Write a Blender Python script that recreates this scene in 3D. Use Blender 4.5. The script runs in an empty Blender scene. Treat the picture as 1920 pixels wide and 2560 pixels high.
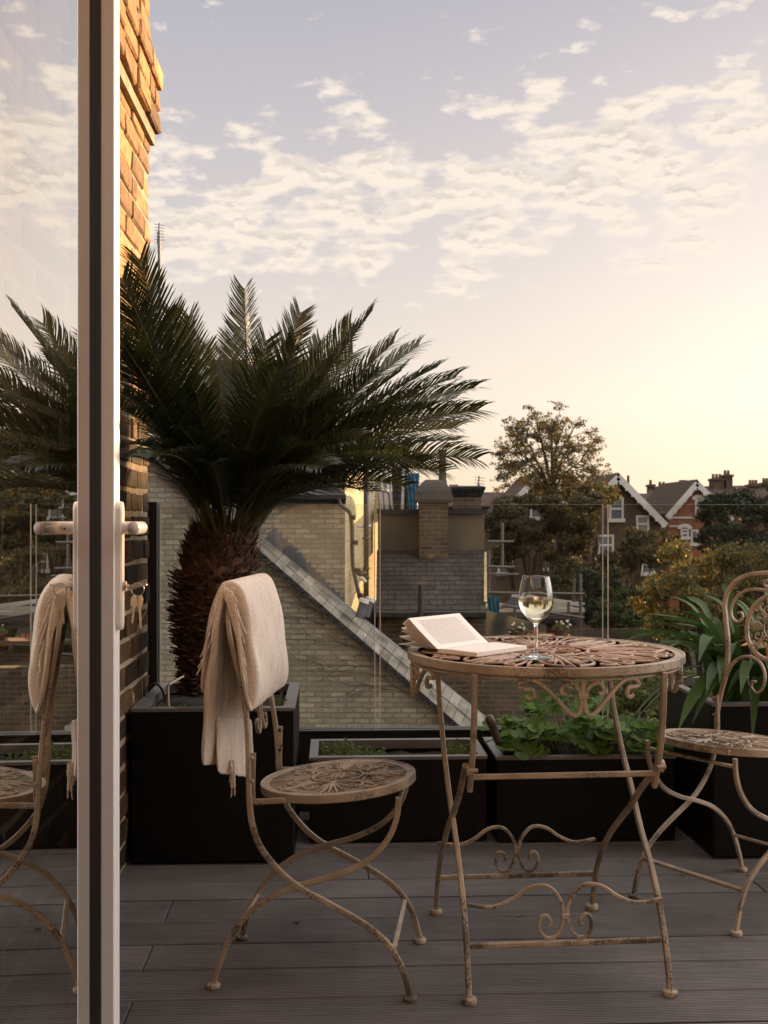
import bpy, math, random
import numpy as np
from mathutils import Vector, Matrix
R = math.radians
SC = bpy.context.scene
COL = SC.collection

# ---------------------------------------------------------------- camera, sky, sun
HC = 1.06                      # eye height above the deck
cam_d = bpy.data.cameras.new("camera"); cam = bpy.data.objects.new("camera", cam_d); COL.objects.link(cam)
cam.location = (0, 0, HC); cam.rotation_euler = (R(90), 0, 0)
cam_d.sensor_fit = 'HORIZONTAL'; cam_d.sensor_width = 24; cam_d.lens = 35
cam_d.shift_y = 14 / 1920.0
cam_d.clip_start = 0.05; cam_d.clip_end = 2000
cam_d.dof.use_dof = True; cam_d.dof.focus_distance = 2.75; cam_d.dof.aperture_fstop = 11
SC.camera = cam

SUN_AZ, SUN_EL = 27.0, 6.5
SC.view_settings.view_transform = 'Standard'; SC.view_settings.look = 'None'
SC.view_settings.gamma = 1; SC.view_settings.exposure = 1.5
SC.cycles.max_bounces = 10; SC.cycles.transparent_max_bounces = 24
SC.cycles.transmission_bounces = 8; SC.cycles.glossy_bounces = 5; SC.cycles.diffuse_bounces = 3
SC.cycles.caustics_reflective = False; SC.cycles.caustics_refractive = False
SC.cycles.sample_clamp_indirect = 6
SC.cycles.use_denoising = True

W = bpy.data.worlds.new("World"); SC.world = W; W.use_nodes = True
def world():
    nt = W.node_tree; N = nt.nodes; L = nt.links; N.clear()
    def m(op, a, b=None, c=None):
        n = N.new('ShaderNodeMath'); n.operation = op
        for i, s in enumerate((a, b, c)):
            if s is None: continue
            if isinstance(s, (int, float)): n.inputs[i].default_value = s
            else: L.new(s, n.inputs[i])
        return n.outputs[0]
    def mr(v, a, b, c=0.0, d=1.0):
        n = N.new('ShaderNodeMapRange'); n.interpolation_type = 'SMOOTHSTEP'
        L.new(v, n.inputs[0])
        for i, s in enumerate((a, b, c, d)): n.inputs[i+1].default_value = s
        return n.outputs[0]
    def mix(f, a, b):
        n = N.new('ShaderNodeMix'); n.data_type = 'RGBA'
        for k, s in ((0, f), (6, a), (7, b)):
            if isinstance(s, (int, float, tuple)): n.inputs[k].default_value = s if not isinstance(s, tuple) else (*s, 1)
            else: L.new(s, n.inputs[k])
        return n.outputs[2]
    tc = N.new('ShaderNodeTexCoord'); sp = N.new('ShaderNodeSeparateXYZ'); L.new(tc.outputs['Generated'], sp.inputs[0])
    x, y, z = sp.outputs
    sky = N.new('ShaderNodeTexSky'); sky.sky_type = 'NISHITA'; sky.sun_disc = False
    sky.sun_elevation = R(SUN_EL); sky.sun_rotation = R(SUN_AZ); sky.air_density = 1.0; sky.dust_density = 2.2; sky.ozone_density = 2.0
    sky.altitude = 50
    g = N.new('ShaderNodeGamma'); L.new(sky.outputs[0], g.inputs[0]); g.inputs[1].default_value = SKY_GAMMA
    gr = N.new('ShaderNodeValToRGB'); L.new(z, gr.inputs[0]); cr = gr.color_ramp
    for i, (p, c) in enumerate(SKY_GRAD):
        el = cr.elements[i] if i < 2 else cr.elements.new(p)
        el.position = p; el.color = (*c, 1)
    gs = N.new('ShaderNodeVectorMath'); gs.operation = 'SCALE'; L.new(gr.outputs[0], gs.inputs[0]); gs.inputs['Scale'].default_value = 3.53
    base = mix(SKY_TINT_F, g.outputs[0], gs.outputs[0])
    # warm glow of thin haze low in the sky around the sun
    sd = N.new('ShaderNodeVectorMath'); sd.operation = 'DOT_PRODUCT'; L.new(tc.outputs['Generated'], sd.inputs[0])
    a, e = R(SUN_AZ), R(SUN_EL)
    sd.inputs[1].default_value = (math.sin(a)*math.cos(e), math.cos(a)*math.cos(e), math.sin(e))
    glow = m('POWER', m('MAXIMUM', sd.outputs['Value'], 0.0), GLOW_P)
    gl = N.new('ShaderNodeVectorMath'); gl.operation = 'SCALE'; gl.inputs[0].default_value = GLOW_C
    L.new(glow, gl.inputs['Scale'])
    ad = N.new('ShaderNodeVectorMath'); ad.operation = 'ADD'; L.new(base, ad.inputs[0]); L.new(gl.outputs[0], ad.inputs[1])
    # clouds: a broken altocumulus band, procedural in the sky's own directions
    cv = N.new('ShaderNodeCombineXYZ')
    L.new(m('MULTIPLY', x, 7.0), cv.inputs[0]); L.new(m('MULTIPLY', y, 7.0), cv.inputs[1]); L.new(m('MULTIPLY', z, 17.0), cv.inputs[2])
    def noise(vec, sc, det, off=(0, 0, 0), rough=0.55):
        mp = N.new('ShaderNodeMapping'); L.new(vec, mp.inputs[0]); mp.inputs[1].default_value = off
        n = N.new('ShaderNodeTexNoise'); L.new(mp.outputs[0], n.inputs['Vector']); n.inputs['Scale'].default_value = sc
        n.inputs['Detail'].default_value = det; n.inputs['Roughness'].default_value = rough
        return n.outputs['Fac']
    n1 = noise(cv.outputs[0], 3.3, 8, CLOUD_OFF, 0.54)
    n2 = noise(cv.outputs[0], 1.05, 3, (3.3, 1.1, CLOUD_OFF[2]))
    nn = m('ADD', m('MULTIPLY', n1, 0.66), m('MULTIPLY', n2, 0.34))
    s = m('SUBTRACT', z, m('MULTIPLY', x, 0.10))
    band = m('MULTIPLY', mr(s, 0.15, 0.25), mr(s, 0.40, 0.285))
    band2 = m('MULTIPLY', mr(s, 0.08, 0.2), mr(s, 0.9, 0.4))
    thr = m('SUBTRACT', m('SUBTRACT', 0.650, m('MULTIPLY', band, 0.155)), m('MULTIPLY', band2, 0.05))
    d = m('SUBTRACT', nn, thr)
    cl = mr(d, -0.012, 0.085)
    # shade: thick parts greyer on their upper side
    n3 = noise(cv.outputs[0], 3.3, 8, (CLOUD_OFF[0], CLOUD_OFF[1], CLOUD_OFF[2] - 0.075), 0.54)
    core = m('MULTIPLY', m('MULTIPLY', mr(d, 0.02, 0.11), mr(m('SUBTRACT', n3, n1), -0.045, 0.075)), 0.75)
    cc = mix(core, CLOUD_LIT, CLOUD_SHADE)
    # extra fill brightness added overhead and to the right, out of the picture
    over = m('ADD', m('MULTIPLY', mr(z, 0.50, 0.75), OVER), m('MULTIPLY', m('MULTIPLY', mr(x, 0.50, 0.80), mr(z, -0.02, 0.10)), SIDE))
    ov = N.new('ShaderNodeVectorMath'); ov.operation = 'SCALE'; ov.inputs[0].default_value = (3.15, 3.05, 3.05); L.new(over, ov.inputs['Scale'])
    f0 = mix(m('MULTIPLY', cl, 0.88), ad.outputs[0], cc)
    fa = N.new('ShaderNodeVectorMath'); fa.operation = 'ADD'; L.new(f0, fa.inputs[0]); L.new(ov.outputs[0], fa.inputs[1]); fin = fa.outputs[0]
    bg = N.new('ShaderNodeBackground'); L.new(fin, bg.inputs[0]); bg.inputs[1].default_value = SKY_STRENGTH
    out = N.new('ShaderNodeOutputWorld'); L.new(bg.outputs[0], out.inputs[0])
SKY_STRENGTH = 0.1
SKY_GAMMA = 0.55
SKY_GRAD = ((0.0, (.98, .745, .52)), (1.0, (.9, .87, .86)), (.10, (.95, .82, .69)), (.22, (.75, .68, .655)), (.42, (.50, .485, .545)), (.62, (.75, .73, .76)))
SKY_TINT_F = 0.92
GLOW_P = 20.0; GLOW_C = (1.1, .84, .62); OVER = 0.78; SIDE = 3.5
CLOUD_OFF = (1.7, 4.2, 0.6)
CLOUD_LIT = (3.62, 3.18, 2.72); CLOUD_SHADE = (2.35, 2.1, 1.95)
world()
sd_ = bpy.data.lights.new("sun", 'SUN'); sun = bpy.data.objects.new("sun", sd_); COL.objects.link(sun)
sd_.energy = 5.0; sd_.angle = R(0.6); sd_.color = (1.0, 0.60, 0.26)
_a, _e = R(SUN_AZ), R(SUN_EL)
_dir = Vector((math.sin(_a)*math.cos(_e), math.cos(_a)*math.cos(_e), math.sin(_e)))
sun.rotation_euler = _dir.to_track_quat('Z', 'Y').to_euler()
sun.location = (6, 12, 6)

# ---------------------------------------------------------------- helpers
TH = 0.044                     # the terrace is turned a little from the viewing direction
def Hs(x, y, z=0.0):           # terrace frame -> world
    return Vector((x*math.cos(TH) - y*math.sin(TH), x*math.sin(TH) + y*math.cos(TH), z))
FD = 2419.0
def P(u, v, d):                # a sighted direction at a real distance -> world point
    return Vector(((u - 829.5)*d/FD, d, HC - (v - 1118.0)*d/FD))
def G(u, v, h=0.0):
    d = FD*(HC - h)/(v - 1118.0)
    return Vector(((u - 829.5)*d/FD, d, h))

class MB:
    def __init__(s): s.v = []; s.f = []; s.smooth = False
    def add(s, vs, fs):
        o = len(s.v); s.v.extend([tuple(p) for p in vs]); s.f.extend([tuple(i + o for i in f) for f in fs]); return s
    def box(s, lo, hi, fn=None, bev=0.0):
        (a, b, c), (d, e, f) = lo, hi
        if bev <= 0:
            vs = [(a,b,c),(d,b,c),(d,e,c),(a,e,c),(a,b,f),(d,b,f),(d,e,f),(a,e,f)]
            fs = [(0,3,2,1),(4,5,6,7),(0,1,5,4),(1,2,6,5),(2,3,7,6),(3,0,4,7)]
        else:
            vs = []; t = bev
            X = (a, d); Y = (b, e); Z = (c, f)
            sg = (1, -1)
            idx = {}
            for i in (0, 1):
                for j in (0, 1):
                    for k in (0, 1):
                        for ax in range(3):
                            p = [X[i] + sg[i]*t, Y[j] + sg[j]*t, Z[k] + sg[k]*t]
                            p[ax] = (X[i], Y[j], Z[k])[ax]
                            idx[(i, j, k, ax)] = len(vs); vs.append(tuple(p))
            fs = []
            for i in (0, 1):
                q = [idx[(i,0,0,0)], idx[(i,1,0,0)], idx[(i,1,1,0)], idx[(i,0,1,0)]]; fs.append(q if i else q[::-1])
                q = [idx[(0,i,0,1)], idx[(1,i,0,1)], idx[(1,i,1,1)], idx[(0,i,1,1)]]; fs.append(q[::-1] if i else q)
                q = [idx[(0,0,i,2)], idx[(1,0,i,2)], idx[(1,1,i,2)], idx[(0,1,i,2)]]; fs.append(q if i else q[::-1])
            for i in (0, 1):
                for j in (0, 1):
                    fs.append((idx[(i,j,0,0)], idx[(i,j,1,0)], idx[(i,j,1,1)], idx[(i,j,0,1)]))
                    fs.append((idx[(i,0,j,0)], idx[(i,1,j,0)], idx[(i,1,j,2)], idx[(i,0,j,2)]))
                    fs.append((idx[(0,i,j,1)], idx[(1,i,j,1)], idx[(1,i,j,2)], idx[(0,i,j,2)]))
            for i in (0, 1):
                for j in (0, 1):
                    for k in (0, 1): fs.append((idx[(i,j,k,0)], idx[(i,j,k,1)], idx[(i,j,k,2)]))
        if fn: vs = [fn(*p) for p in vs]
        return s.add(vs, fs)
    def prism(s, poly, vec):   # polygon (list of 3D points) extruded by vec
        n = len(poly); vec = Vector(vec)
        vs = [Vector(p) for p in poly] + [Vector(p) + vec for p in poly]
        fs = [tuple(range(n))[::-1], tuple(range(n, 2*n))] + [(i, (i+1) % n, n + (i+1) % n, n + i) for i in range(n)]
        return s.add(vs, fs)
    def sweep(s, pts, w, t, B=None, n=8, taper=None, closed=False, cap=True):
        """bar of w x t (chamfered when n = 8, round when n > 8) along pts; B = fixed direction of t"""
        pts = [Vector(p) for p in pts]; N = len(pts)
        if n == 8:
            c = 0.17
            sec = [(-.5, -.5 + c), (-.5 + c, -.5), (.5 - c, -.5), (.5, -.5 + c), (.5, .5 - c), (.5 - c, .5), (-.5 + c, .5), (-.5, .5 - c)]
        elif n == 4: sec = [(-.5, -.5), (.5, -.5), (.5, .5), (-.5, .5)]
        else: sec = [(.5*math.cos(2*math.pi*i/n), .5*math.sin(2*math.pi*i/n)) for i in range(n)]
        k = len(sec); vs = []; up = None
        for i, p in enumerate(pts):
            a = pts[i-1] if (i > 0 or closed) else p
            b = pts[(i+1) % N] if (i < N-1 or closed) else p
            T = (b - a)
            T = T.normalized() if T.length > 1e-9 else Vector((0, 0, 1))
            if B is not None:
                Bv = Vector(B); Nn = T.cross(Bv)
                if Nn.length < 1e-6: Nn = T.orthogonal()
                Nn.normalize(); Bv = Nn.cross(T).normalized()
            else:
                if up is None:
                    up = T.orthogonal().normalized()
                up = (up - T*up.dot(T)).normalized(); Nn = up; Bv = T.cross(Nn)
            tp = 1.0 if taper is None else (taper(i/(N-1)) if callable(taper) else taper[i])
            for (x, y) in sec: vs.append(p + Nn*(x*w*tp) + Bv*(y*t*tp))
        fs = []
        for i in range(N if closed else N-1):
            j = (i+1) % N
            for q in range(k):
                r = (q+1) % k; fs.append((i*k+q, i*k+r, j*k+r, j*k+q))
        if cap and not closed:
            fs.append(tuple(range(k))[::-1]); fs.append(tuple(range((N-1)*k, N*k)))
        return s.add(vs, fs)
    def lathe(s, prof, c=(0, 0, 0), n=32, fn=None):
        k = len(prof); vs = []
        for (r, h) in prof:
            for i in range(n):
                a = 2*math.pi*i/n; vs.append((c[0] + r*math.cos(a), c[1] + r*math.sin(a), c[2] + h))
        fs = [(j*n+i, j*n+(i+1) % n, (j+1)*n+(i+1) % n, (j+1)*n+i) for j in range(k-1) for i in range(n)]
        if prof[0][0] > 1e-6: fs.append(tuple(range(n))[::-1])
        if prof[-1][0] > 1e-6: fs.append(tuple(range((k-1)*n, k*n)))
        if fn: vs = [fn(*p) for p in vs]
        return s.add(vs, fs)
    def build(s, name, mat, parent=None, smooth=False, local=False, origin=None):
        me = bpy.data.meshes.new(name)
        V = np.array(s.v, dtype=float)
        if parent is not None and not local:
            o = abs_loc(parent); V = V - np.array(o)
        org = (0, 0, 0)
        if parent is None and not local:
            org = origin if origin is not None else ((V[:,0].min()+V[:,0].max())/2, (V[:,1].min()+V[:,1].max())/2, V[:,2].min())
            V = V - np.array(org)
        me.from_pydata(V.tolist(), [], s.f); me.validate(); me.update()
        if smooth: me.shade_smooth()
        if mat: me.materials.append(mat)
        o = bpy.data.objects.new(name, me); COL.objects.link(o)
        if parent is not None: o.parent = parent
        o.location = org if parent is None else (0, 0, 0)
        return o
def abs_loc(o):
    l = Vector(o.location)
    while o.parent is not None: o = o.parent; l = l + Vector(o.location)
    return l
def tag(o, label=None, cat=None, group=None, kind=None):
    if label: o['label'] = label
    if cat: o['category'] = cat
    if group: o['group'] = group
    if kind: o['kind'] = kind
    return o
def thing(name, loc, label, cat, group=None):
    o = bpy.data.objects.new(name, None); COL.objects.link(o); o.location = loc; o.empty_display_size = 0.1
    return tag(o, label, cat, group)
def copy_tree(o, parent=None):
    c = o.copy(); COL.objects.link(c)
    if parent: c.parent = parent
    for ch in list(o.children): copy_tree(ch, c)
    return c
def smoothpts(ctrl, per=6, closed=False):
    c = [Vector(p) for p in ctrl]; n = len(c); out = []
    rng = range(n) if closed else range(n-1)
    for i in rng:
        p0 = c[i-1] if (i > 0 or closed) else c[0]*2 - c[1]
        p1 = c[i]; p2 = c[(i+1) % n]
        p3 = c[(i+2) % n] if (i+2 < n or closed) else c[-1]*2 - c[-2]
        for j in range(per):
            t = j/per
            out.append(0.5*((2*p1) + (p2-p0)*t + (2*p0-5*p1+4*p2-p3)*t*t + (3*p1-p0-3*p2+p3)*t*t*t))
    if not closed: out.append(c[-1])
    return out

# ---------------------------------------------------------------- materials
def new_mat(name):
    m = bpy.data.materials.new(name); m.use_nodes = True
    nt = m.node_tree; nt.nodes.clear()
    out = nt.nodes.new('ShaderNodeOutputMaterial'); b = nt.nodes.new('ShaderNodeBsdfPrincipled')
    nt.links.new(b.outputs[0], out.inputs[0])
    return m, nt, b, out
def nz(nt, scale, det=4, vec='Object', rough=0.55, stretch=None):
    tc = nt.nodes.new('ShaderNodeTexCoord'); n = nt.nodes.new('ShaderNodeTexNoise')
    v = tc.outputs[vec]
    if stretch:
        mp = nt.nodes.new('ShaderNodeMapping'); nt.links.new(v, mp.inputs[0]); mp.inputs[3].default_value = stretch; v = mp.outputs[0]
    nt.links.new(v, n.inputs['Vector'])
    n.inputs['Scale'].default_value = scale; n.inputs['Detail'].default_value = det; n.inputs['Roughness'].default_value = rough
    return n.outputs['Fac']
def ramp(nt, fac, stops, interp='LINEAR'):
    r = nt.nodes.new('ShaderNodeValToRGB'); nt.links.new(fac, r.inputs[0]); cr = r.color_ramp; cr.interpolation = interp
    while len(cr.elements) > 1: cr.elements.remove(cr.elements[-1])
    cr.elements[0].position = stops[0][0]; cr.elements[0].color = (*stops[0][1], 1)
    for p, c in stops[1:]:
        e = cr.elements.new(p); e.color = (*c, 1)
    return r.outputs[0]
def bump(nt, b, h, strength=0.3, dist=0.01):
    n = nt.nodes.new('ShaderNodeBump'); n.inputs['Strength'].default_value = strength; n.inputs['Distance'].default_value = dist
    nt.links.new(h, n.inputs['Height']); nt.links.new(n.outputs[0], b.inputs['Normal']); return n
def mixc(nt, f, a, b, mode='MIX'):
    n = nt.nodes.new('ShaderNodeMix'); n.data_type = 'RGBA'; n.blend_type = mode
    for k, s in ((0, f), (6, a), (7, b)):
        if isinstance(s, (int, float)): n.inputs[k].default_value = s
        elif isinstance(s, tuple): n.inputs[k].default_value = (*s, 1)
        else: nt.links.new(s, n.inputs[k])
    return n.outputs[2]
def rnd_island(nt):
    g = nt.nodes.new('ShaderNodeNewGeometry'); return g.outputs['Random Per Island']
def simple(name, c, rough=0.6, var=0.25, scale=8, bs=0.15, bd=0.004, metal=0.0, spec=None, isl=0.0):
    m, nt, b, o = new_mat(name)
    f = nz(nt, scale)
    lo = tuple(x*(1-var) for x in c); hi = tuple(min(1, x*(1+var)) for x in c)
    col = ramp(nt, f, [(0.3, lo), (0.7, hi)])
    if isl > 0:
        r = ramp(nt, rnd_island(nt), [(0, (1-isl,)*3), (1, (1+isl,)*3)])
        col = mixc(nt, 1.0, col, r, 'MULTIPLY')
    nt.links.new(col, b.inputs['Base Color']); b.inputs['Roughness'].default_value = rough; b.inputs['Metallic'].default_value = metal
    if spec is not None: b.inputs['Specular IOR Level'].default_value = spec
    if bs > 0: bump(nt, b, nz(nt, scale*6), bs, bd)
    return m
def painted_metal(name='distressed_paint', c1=(0.40, 0.315, 0.225), c2=(0.26, 0.195, 0.13), dark=(0.045, 0.032, 0.024)):
    m, nt, b, o = new_mat(name)
    big = nz(nt, 9, 4); fine = nz(nt, 230, 5, rough=0.75); patch = nz(nt, 6, 3)
    col = ramp(nt, big, [(0.35, c2), (0.62, c1)])
    def mad(x, k, y):
        n = nt.nodes.new('ShaderNodeMath'); n.operation = 'MULTIPLY_ADD'; nt.links.new(x, n.inputs[0]); n.inputs[1].default_value = k; nt.links.new(y, n.inputs[2]); return n.outputs[0]
    f = mad(patch, 1.0, mad(nz(nt, 30, 5), 0.5, fine))
    tc = nt.nodes.new('ShaderNodeTexCoord'); sp = nt.nodes.new('ShaderNodeSeparateXYZ'); nt.links.new(tc.outputs['Object'], sp.inputs[0])
    foot = nt.nodes.new('ShaderNodeMapRange'); nt.links.new(sp.outputs[2], foot.inputs[0])
    for i, v in enumerate((0.0, 0.10, 0.10, 0.0)): foot.inputs[i+1].default_value = v
    ad = nt.nodes.new('ShaderNodeMath'); nt.links.new(f, ad.inputs[0]); nt.links.new(foot.outputs[0], ad.inputs[1])
    w = ramp(nt, ad.outputs[0], [(0.64, (0, 0, 0)), (0.70, (1, 1, 1))])
    sc = nt.nodes.new('ShaderNodeMath'); sc.operation = 'MULTIPLY'; nt.links.new(ad.outputs[0], sc.inputs[0]); sc.inputs[1].default_value = 0.5
    w = ramp(nt, sc.outputs[0], [(0.645, (0, 0, 0)), (0.705, (.9, .9, .9))])
    col3 = mixc(nt, w, col, dark)
    nt.links.new(col3, b.inputs['Base Color']); b.inputs['Roughness'].default_value = 0.42
    bump(nt, b, fine, 0.15, 0.0008)
    return m
def brick_tex(name, axis, c1, c2, mortar, bw=0.225, rh=0.075, ms=0.011, rough=0.9, rot=0.0, bumpd=0.012, sc=1.0, noisy=0.5):
    m, nt, b, o = new_mat(name)
    tc = nt.nodes.new('ShaderNodeTexCoord'); sp = nt.nodes.new('ShaderNodeSeparateXYZ'); cb = nt.nodes.new('ShaderNodeCombineXYZ')
    nt.links.new(tc.outputs['Object'], sp.inputs[0])
    nt.links.new(sp.outputs[{'x': 0, 'y': 1}[axis]], cb.inputs[0]); nt.links.new(sp.outputs[2], cb.inputs[1])
    dn = nt.nodes.new('ShaderNodeTexNoise'); nt.links.new(cb.outputs[0], dn.inputs['Vector']); dn.inputs['Scale'].default_value = 5/sc
    dv = nt.nodes.new('ShaderNodeVectorMath'); dv.operation = 'SCALE'; nt.links.new(dn.outputs['Color'], dv.inputs[0]); dv.inputs['Scale'].default_value = 0.02*sc
    av = nt.nodes.new('ShaderNodeVectorMath'); av.operation = 'ADD'; nt.links.new(cb.outputs[0], av.inputs[0]); nt.links.new(dv.outputs[0], av.inputs[1])
    br = nt.nodes.new('ShaderNodeTexBrick'); nt.links.new(av.outputs[0], br.inputs['Vector'])
    br.inputs['Scale'].default_value = 1.0; br.inputs['Brick Width'].default_value = bw; br.inputs['Row Height'].default_value = rh
    br.inputs['Mortar Size'].default_value = ms; br.inputs['Mortar Smooth'].default_value = 0.3; br.inputs['Bias'].default_value = 0.0
    br.inputs['Color1'].default_value = (*c1, 1); br.inputs['Color2'].default_value = (*c2, 1); br.inputs['Mortar'].default_value = (*mortar, 1)
    n1 = nt.nodes.new('ShaderNodeTexNoise'); nt.links.new(cb.outputs[0], n1.inputs['Vector']); n1.inputs['Scale'].default_value = 1.3/sc; n1.inputs['Detail'].default_value = 8; n1.inputs['Roughness'].default_value = 0.7
    st = ramp(nt, n1.outputs['Fac'], [(0.3, (1-noisy,)*3), (0.7, (1.25, 1.2, 1.15))])
    col = mixc(nt, 1.0, br.outputs['Color'], st, 'MULTIPLY')
    n2 = nt.nodes.new('ShaderNodeTexNoise'); nt.links.new(cb.outputs[0], n2.inputs['Vector']); n2.inputs['Scale'].default_value = 30/sc; n2.inputs['Detail'].default_value = 4
    col = mixc(nt, 1.0, col, ramp(nt, n2.outputs['Fac'], [(0.3, (0.86,)*3), (0.7, (1.12,)*3)]), 'MULTIPLY')
    nt.links.new(col, b.inputs['Base Color']); b.inputs['Roughness'].default_value = rough
    b.inputs['Specular IOR Level'].default_value = 0.2
    h = nt.nodes.new('ShaderNodeMath'); h.operation = 'SUBTRACT'; nt.links.new(n2.outputs['Fac'], h.inputs[0]); nt.links.new(br.outputs['Fac'], h.inputs[1])
    bump(nt, b, h.outputs[0], 0.8, bumpd)
    return m
def leaf_mat(name, c1, c2, rough=0.5, trans=0.35, spec=0.4):
    m, nt, b, o = new_mat(name)
    col = ramp(nt, rnd_island(nt), [(0, c1), (1, c2)])
    col = mixc(nt, 1.0, col, ramp(nt, nz(nt, 3, 3), [(0.3, (0.7,)*3), (0.7, (1.2,)*3)]), 'MULTIPLY')
    nt.links.new(col, b.inputs['Base Color']); b.inputs['Roughness'].default_value = rough; b.inputs['Specular IOR Level'].default_value = spec
    tr = nt.nodes.new('ShaderNodeBsdfTranslucent'); nt.links.new(col, tr.inputs[0])
    mx = nt.nodes.new('ShaderNodeMixShader'); mx.inputs[0].default_value = trans
    nt.links.new(b.outputs[0], mx.inputs[1]); nt.links.new(tr.outputs[0], mx.inputs[2]); nt.links.new(mx.outputs[0], o.inputs[0])
    return m
def pane_mat(name, tint=(0.9, 0.93, 0.9), refl=1.0, minr=0.0, ior=1.5):
    m, nt, b, o = new_mat(name); nt.nodes.remove(b)
    fr = nt.nodes.new('ShaderNodeFresnel'); fr.inputs[0].default_value = ior
    mu = nt.nodes.new('ShaderNodeMath'); mu.operation = 'MULTIPLY_ADD'; mu.use_clamp = True
    nt.links.new(fr.outputs[0], mu.inputs[0]); mu.inputs[1].default_value = refl; mu.inputs[2].default_value = minr
    t = nt.nodes.new('ShaderNodeBsdfTransparent'); t.inputs[0].default_value = (*tint, 1)
    g = nt.nodes.new('ShaderNodeBsdfGlossy'); g.inputs['Roughness'].default_value = 0.0; g.inputs[0].default_value = (0.95, 0.95, 0.93, 1)
    mx = nt.nodes.new('ShaderNodeMixShader'); nt.links.new(mu.outputs[0], mx.inputs[0]); nt.links.new(t.outputs[0], mx.inputs[1]); nt.links.new(g.outputs[0], mx.inputs[2])
    nt.links.new(mx.outputs[0], o.inputs[0]); return m

M = {}
M['metal'] = painted_metal()
M['metal_rust'] = painted_metal('distressed_rusty_paint', (0.47, 0.33, 0.225), (0.36, 0.20, 0.125), (0.12, 0.05, 0.03))
def planter_mat():
    m, nt, b, o = new_mat('black_fibre_planter')
    c = ramp(nt, nz(nt, 2.5, 8, rough=.75), [(0.35, (.003, .0027, .0024)), (0.60, (.005, .0044, .004)), (0.80, (.014, .012, .010))])
    c2 = ramp(nt, nz(nt, 9, 5, stretch=(1, 1, .12)), [(0.55, (0, 0, 0)), (0.78, (.007, .006, .0055))])
    c = mixc(nt, 1.0, c, c2, 'ADD'); nt.links.new(c, b.inputs['Base Color']); b.inputs['Roughness'].default_value = .55; b.inputs['Specular IOR Level'].default_value = .16
    bump(nt, b, nz(nt, 1.5, 3), .35, .01); return m
M['black'] = planter_mat()
M['planter_rim'] = simple('grey_zinc_rim', (0.13, 0.125, 0.12), 0.42, 0.25, 6, 0.15, 0.002)
M['blackmetal'] = simple('black_powder_coat', (0.01, 0.009, 0.009), 0.4, 0.2, 5, 0.05, 0.001)
M['soil'] = simple('dark_soil', (0.022, 0.014, 0.010), 0.95, 0.6, 40, 0.8, 0.01)
M['upvc'] = simple('white_door_frame', (0.80, 0.74, 0.70), 0.28, 0.02, 3, 0.0)
M['handle'] = simple('cream_door_handle', (0.70, 0.62, 0.54), 0.22, 0.02, 3, 0.0)
M['gasket'] = simple('black_rubber_gasket', (0.008, 0.007, 0.007), 0.5, 0.1, 3, 0.0)
M['steel'] = simple('steel', (0.36, 0.33, 0.30), 0.3, 0.1, 10, 0.0, metal=1.0)
M['doorglass'] = pane_mat('door_glass', (0.30, 0.31, 0.27), 1.2, 0.48)
M['panel'] = pane_mat('balustrade_glass', (0.90, 0.90, 0.87), 0.28, 0.0)
M['glassedge'] = simple('glass_edge', (0.70, 0.62, 0.52), 0.25, 0.3, 6, 0.0)
M['wallbrick'] = None
def wall_brick():
    m, nt, b, o = new_mat('weathered_stock_brick')
    c = ramp(nt, rnd_island(nt), [(0.0, (0.07, 0.04, 0.022)), (0.35, (0.17, 0.095, 0.045)), (0.7, (0.27, 0.145, 0.06)), (1.0, (0.38, 0.21, 0.09))])
    c = mixc(nt, 1.0, c, ramp(nt, nz(nt, 22, 8, rough=0.75), [(0.32, (0.35,)*3), (0.68, (1.3,)*3)]), 'MULTIPLY')
    # sooty lower bricks; the upper ones are brightened, sunlight put into their colour
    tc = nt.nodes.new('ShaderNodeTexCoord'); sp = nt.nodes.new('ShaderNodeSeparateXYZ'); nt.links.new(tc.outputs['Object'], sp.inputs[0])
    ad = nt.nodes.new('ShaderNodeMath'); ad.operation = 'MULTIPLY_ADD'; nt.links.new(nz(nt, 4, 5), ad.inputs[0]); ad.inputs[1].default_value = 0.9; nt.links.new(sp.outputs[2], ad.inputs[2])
    soot_and_sun = nt.nodes.new('ShaderNodeMapRange'); nt.links.new(ad.outputs[0], soot_and_sun.inputs[0])
    for i, v in enumerate((1.75, 2.3, 0.34, 1.7)): soot_and_sun.inputs[i+1].default_value = v
    cs = nt.nodes.new('ShaderNodeVectorMath'); cs.operation = 'SCALE'; nt.links.new(c, cs.inputs[0]); nt.links.new(soot_and_sun.outputs[0], cs.inputs['Scale'])
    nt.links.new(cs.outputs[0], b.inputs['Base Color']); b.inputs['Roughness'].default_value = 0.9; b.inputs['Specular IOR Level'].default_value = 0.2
    bump(nt, b, nz(nt, 60, 8, rough=0.7), 0.9, 0.006)
    return m
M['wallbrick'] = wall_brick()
M['mortar'] = simple('lime_mortar', (0.36, 0.28, 0.18), 0.95, 0.3, 20, 0.8, 0.006)
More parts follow.
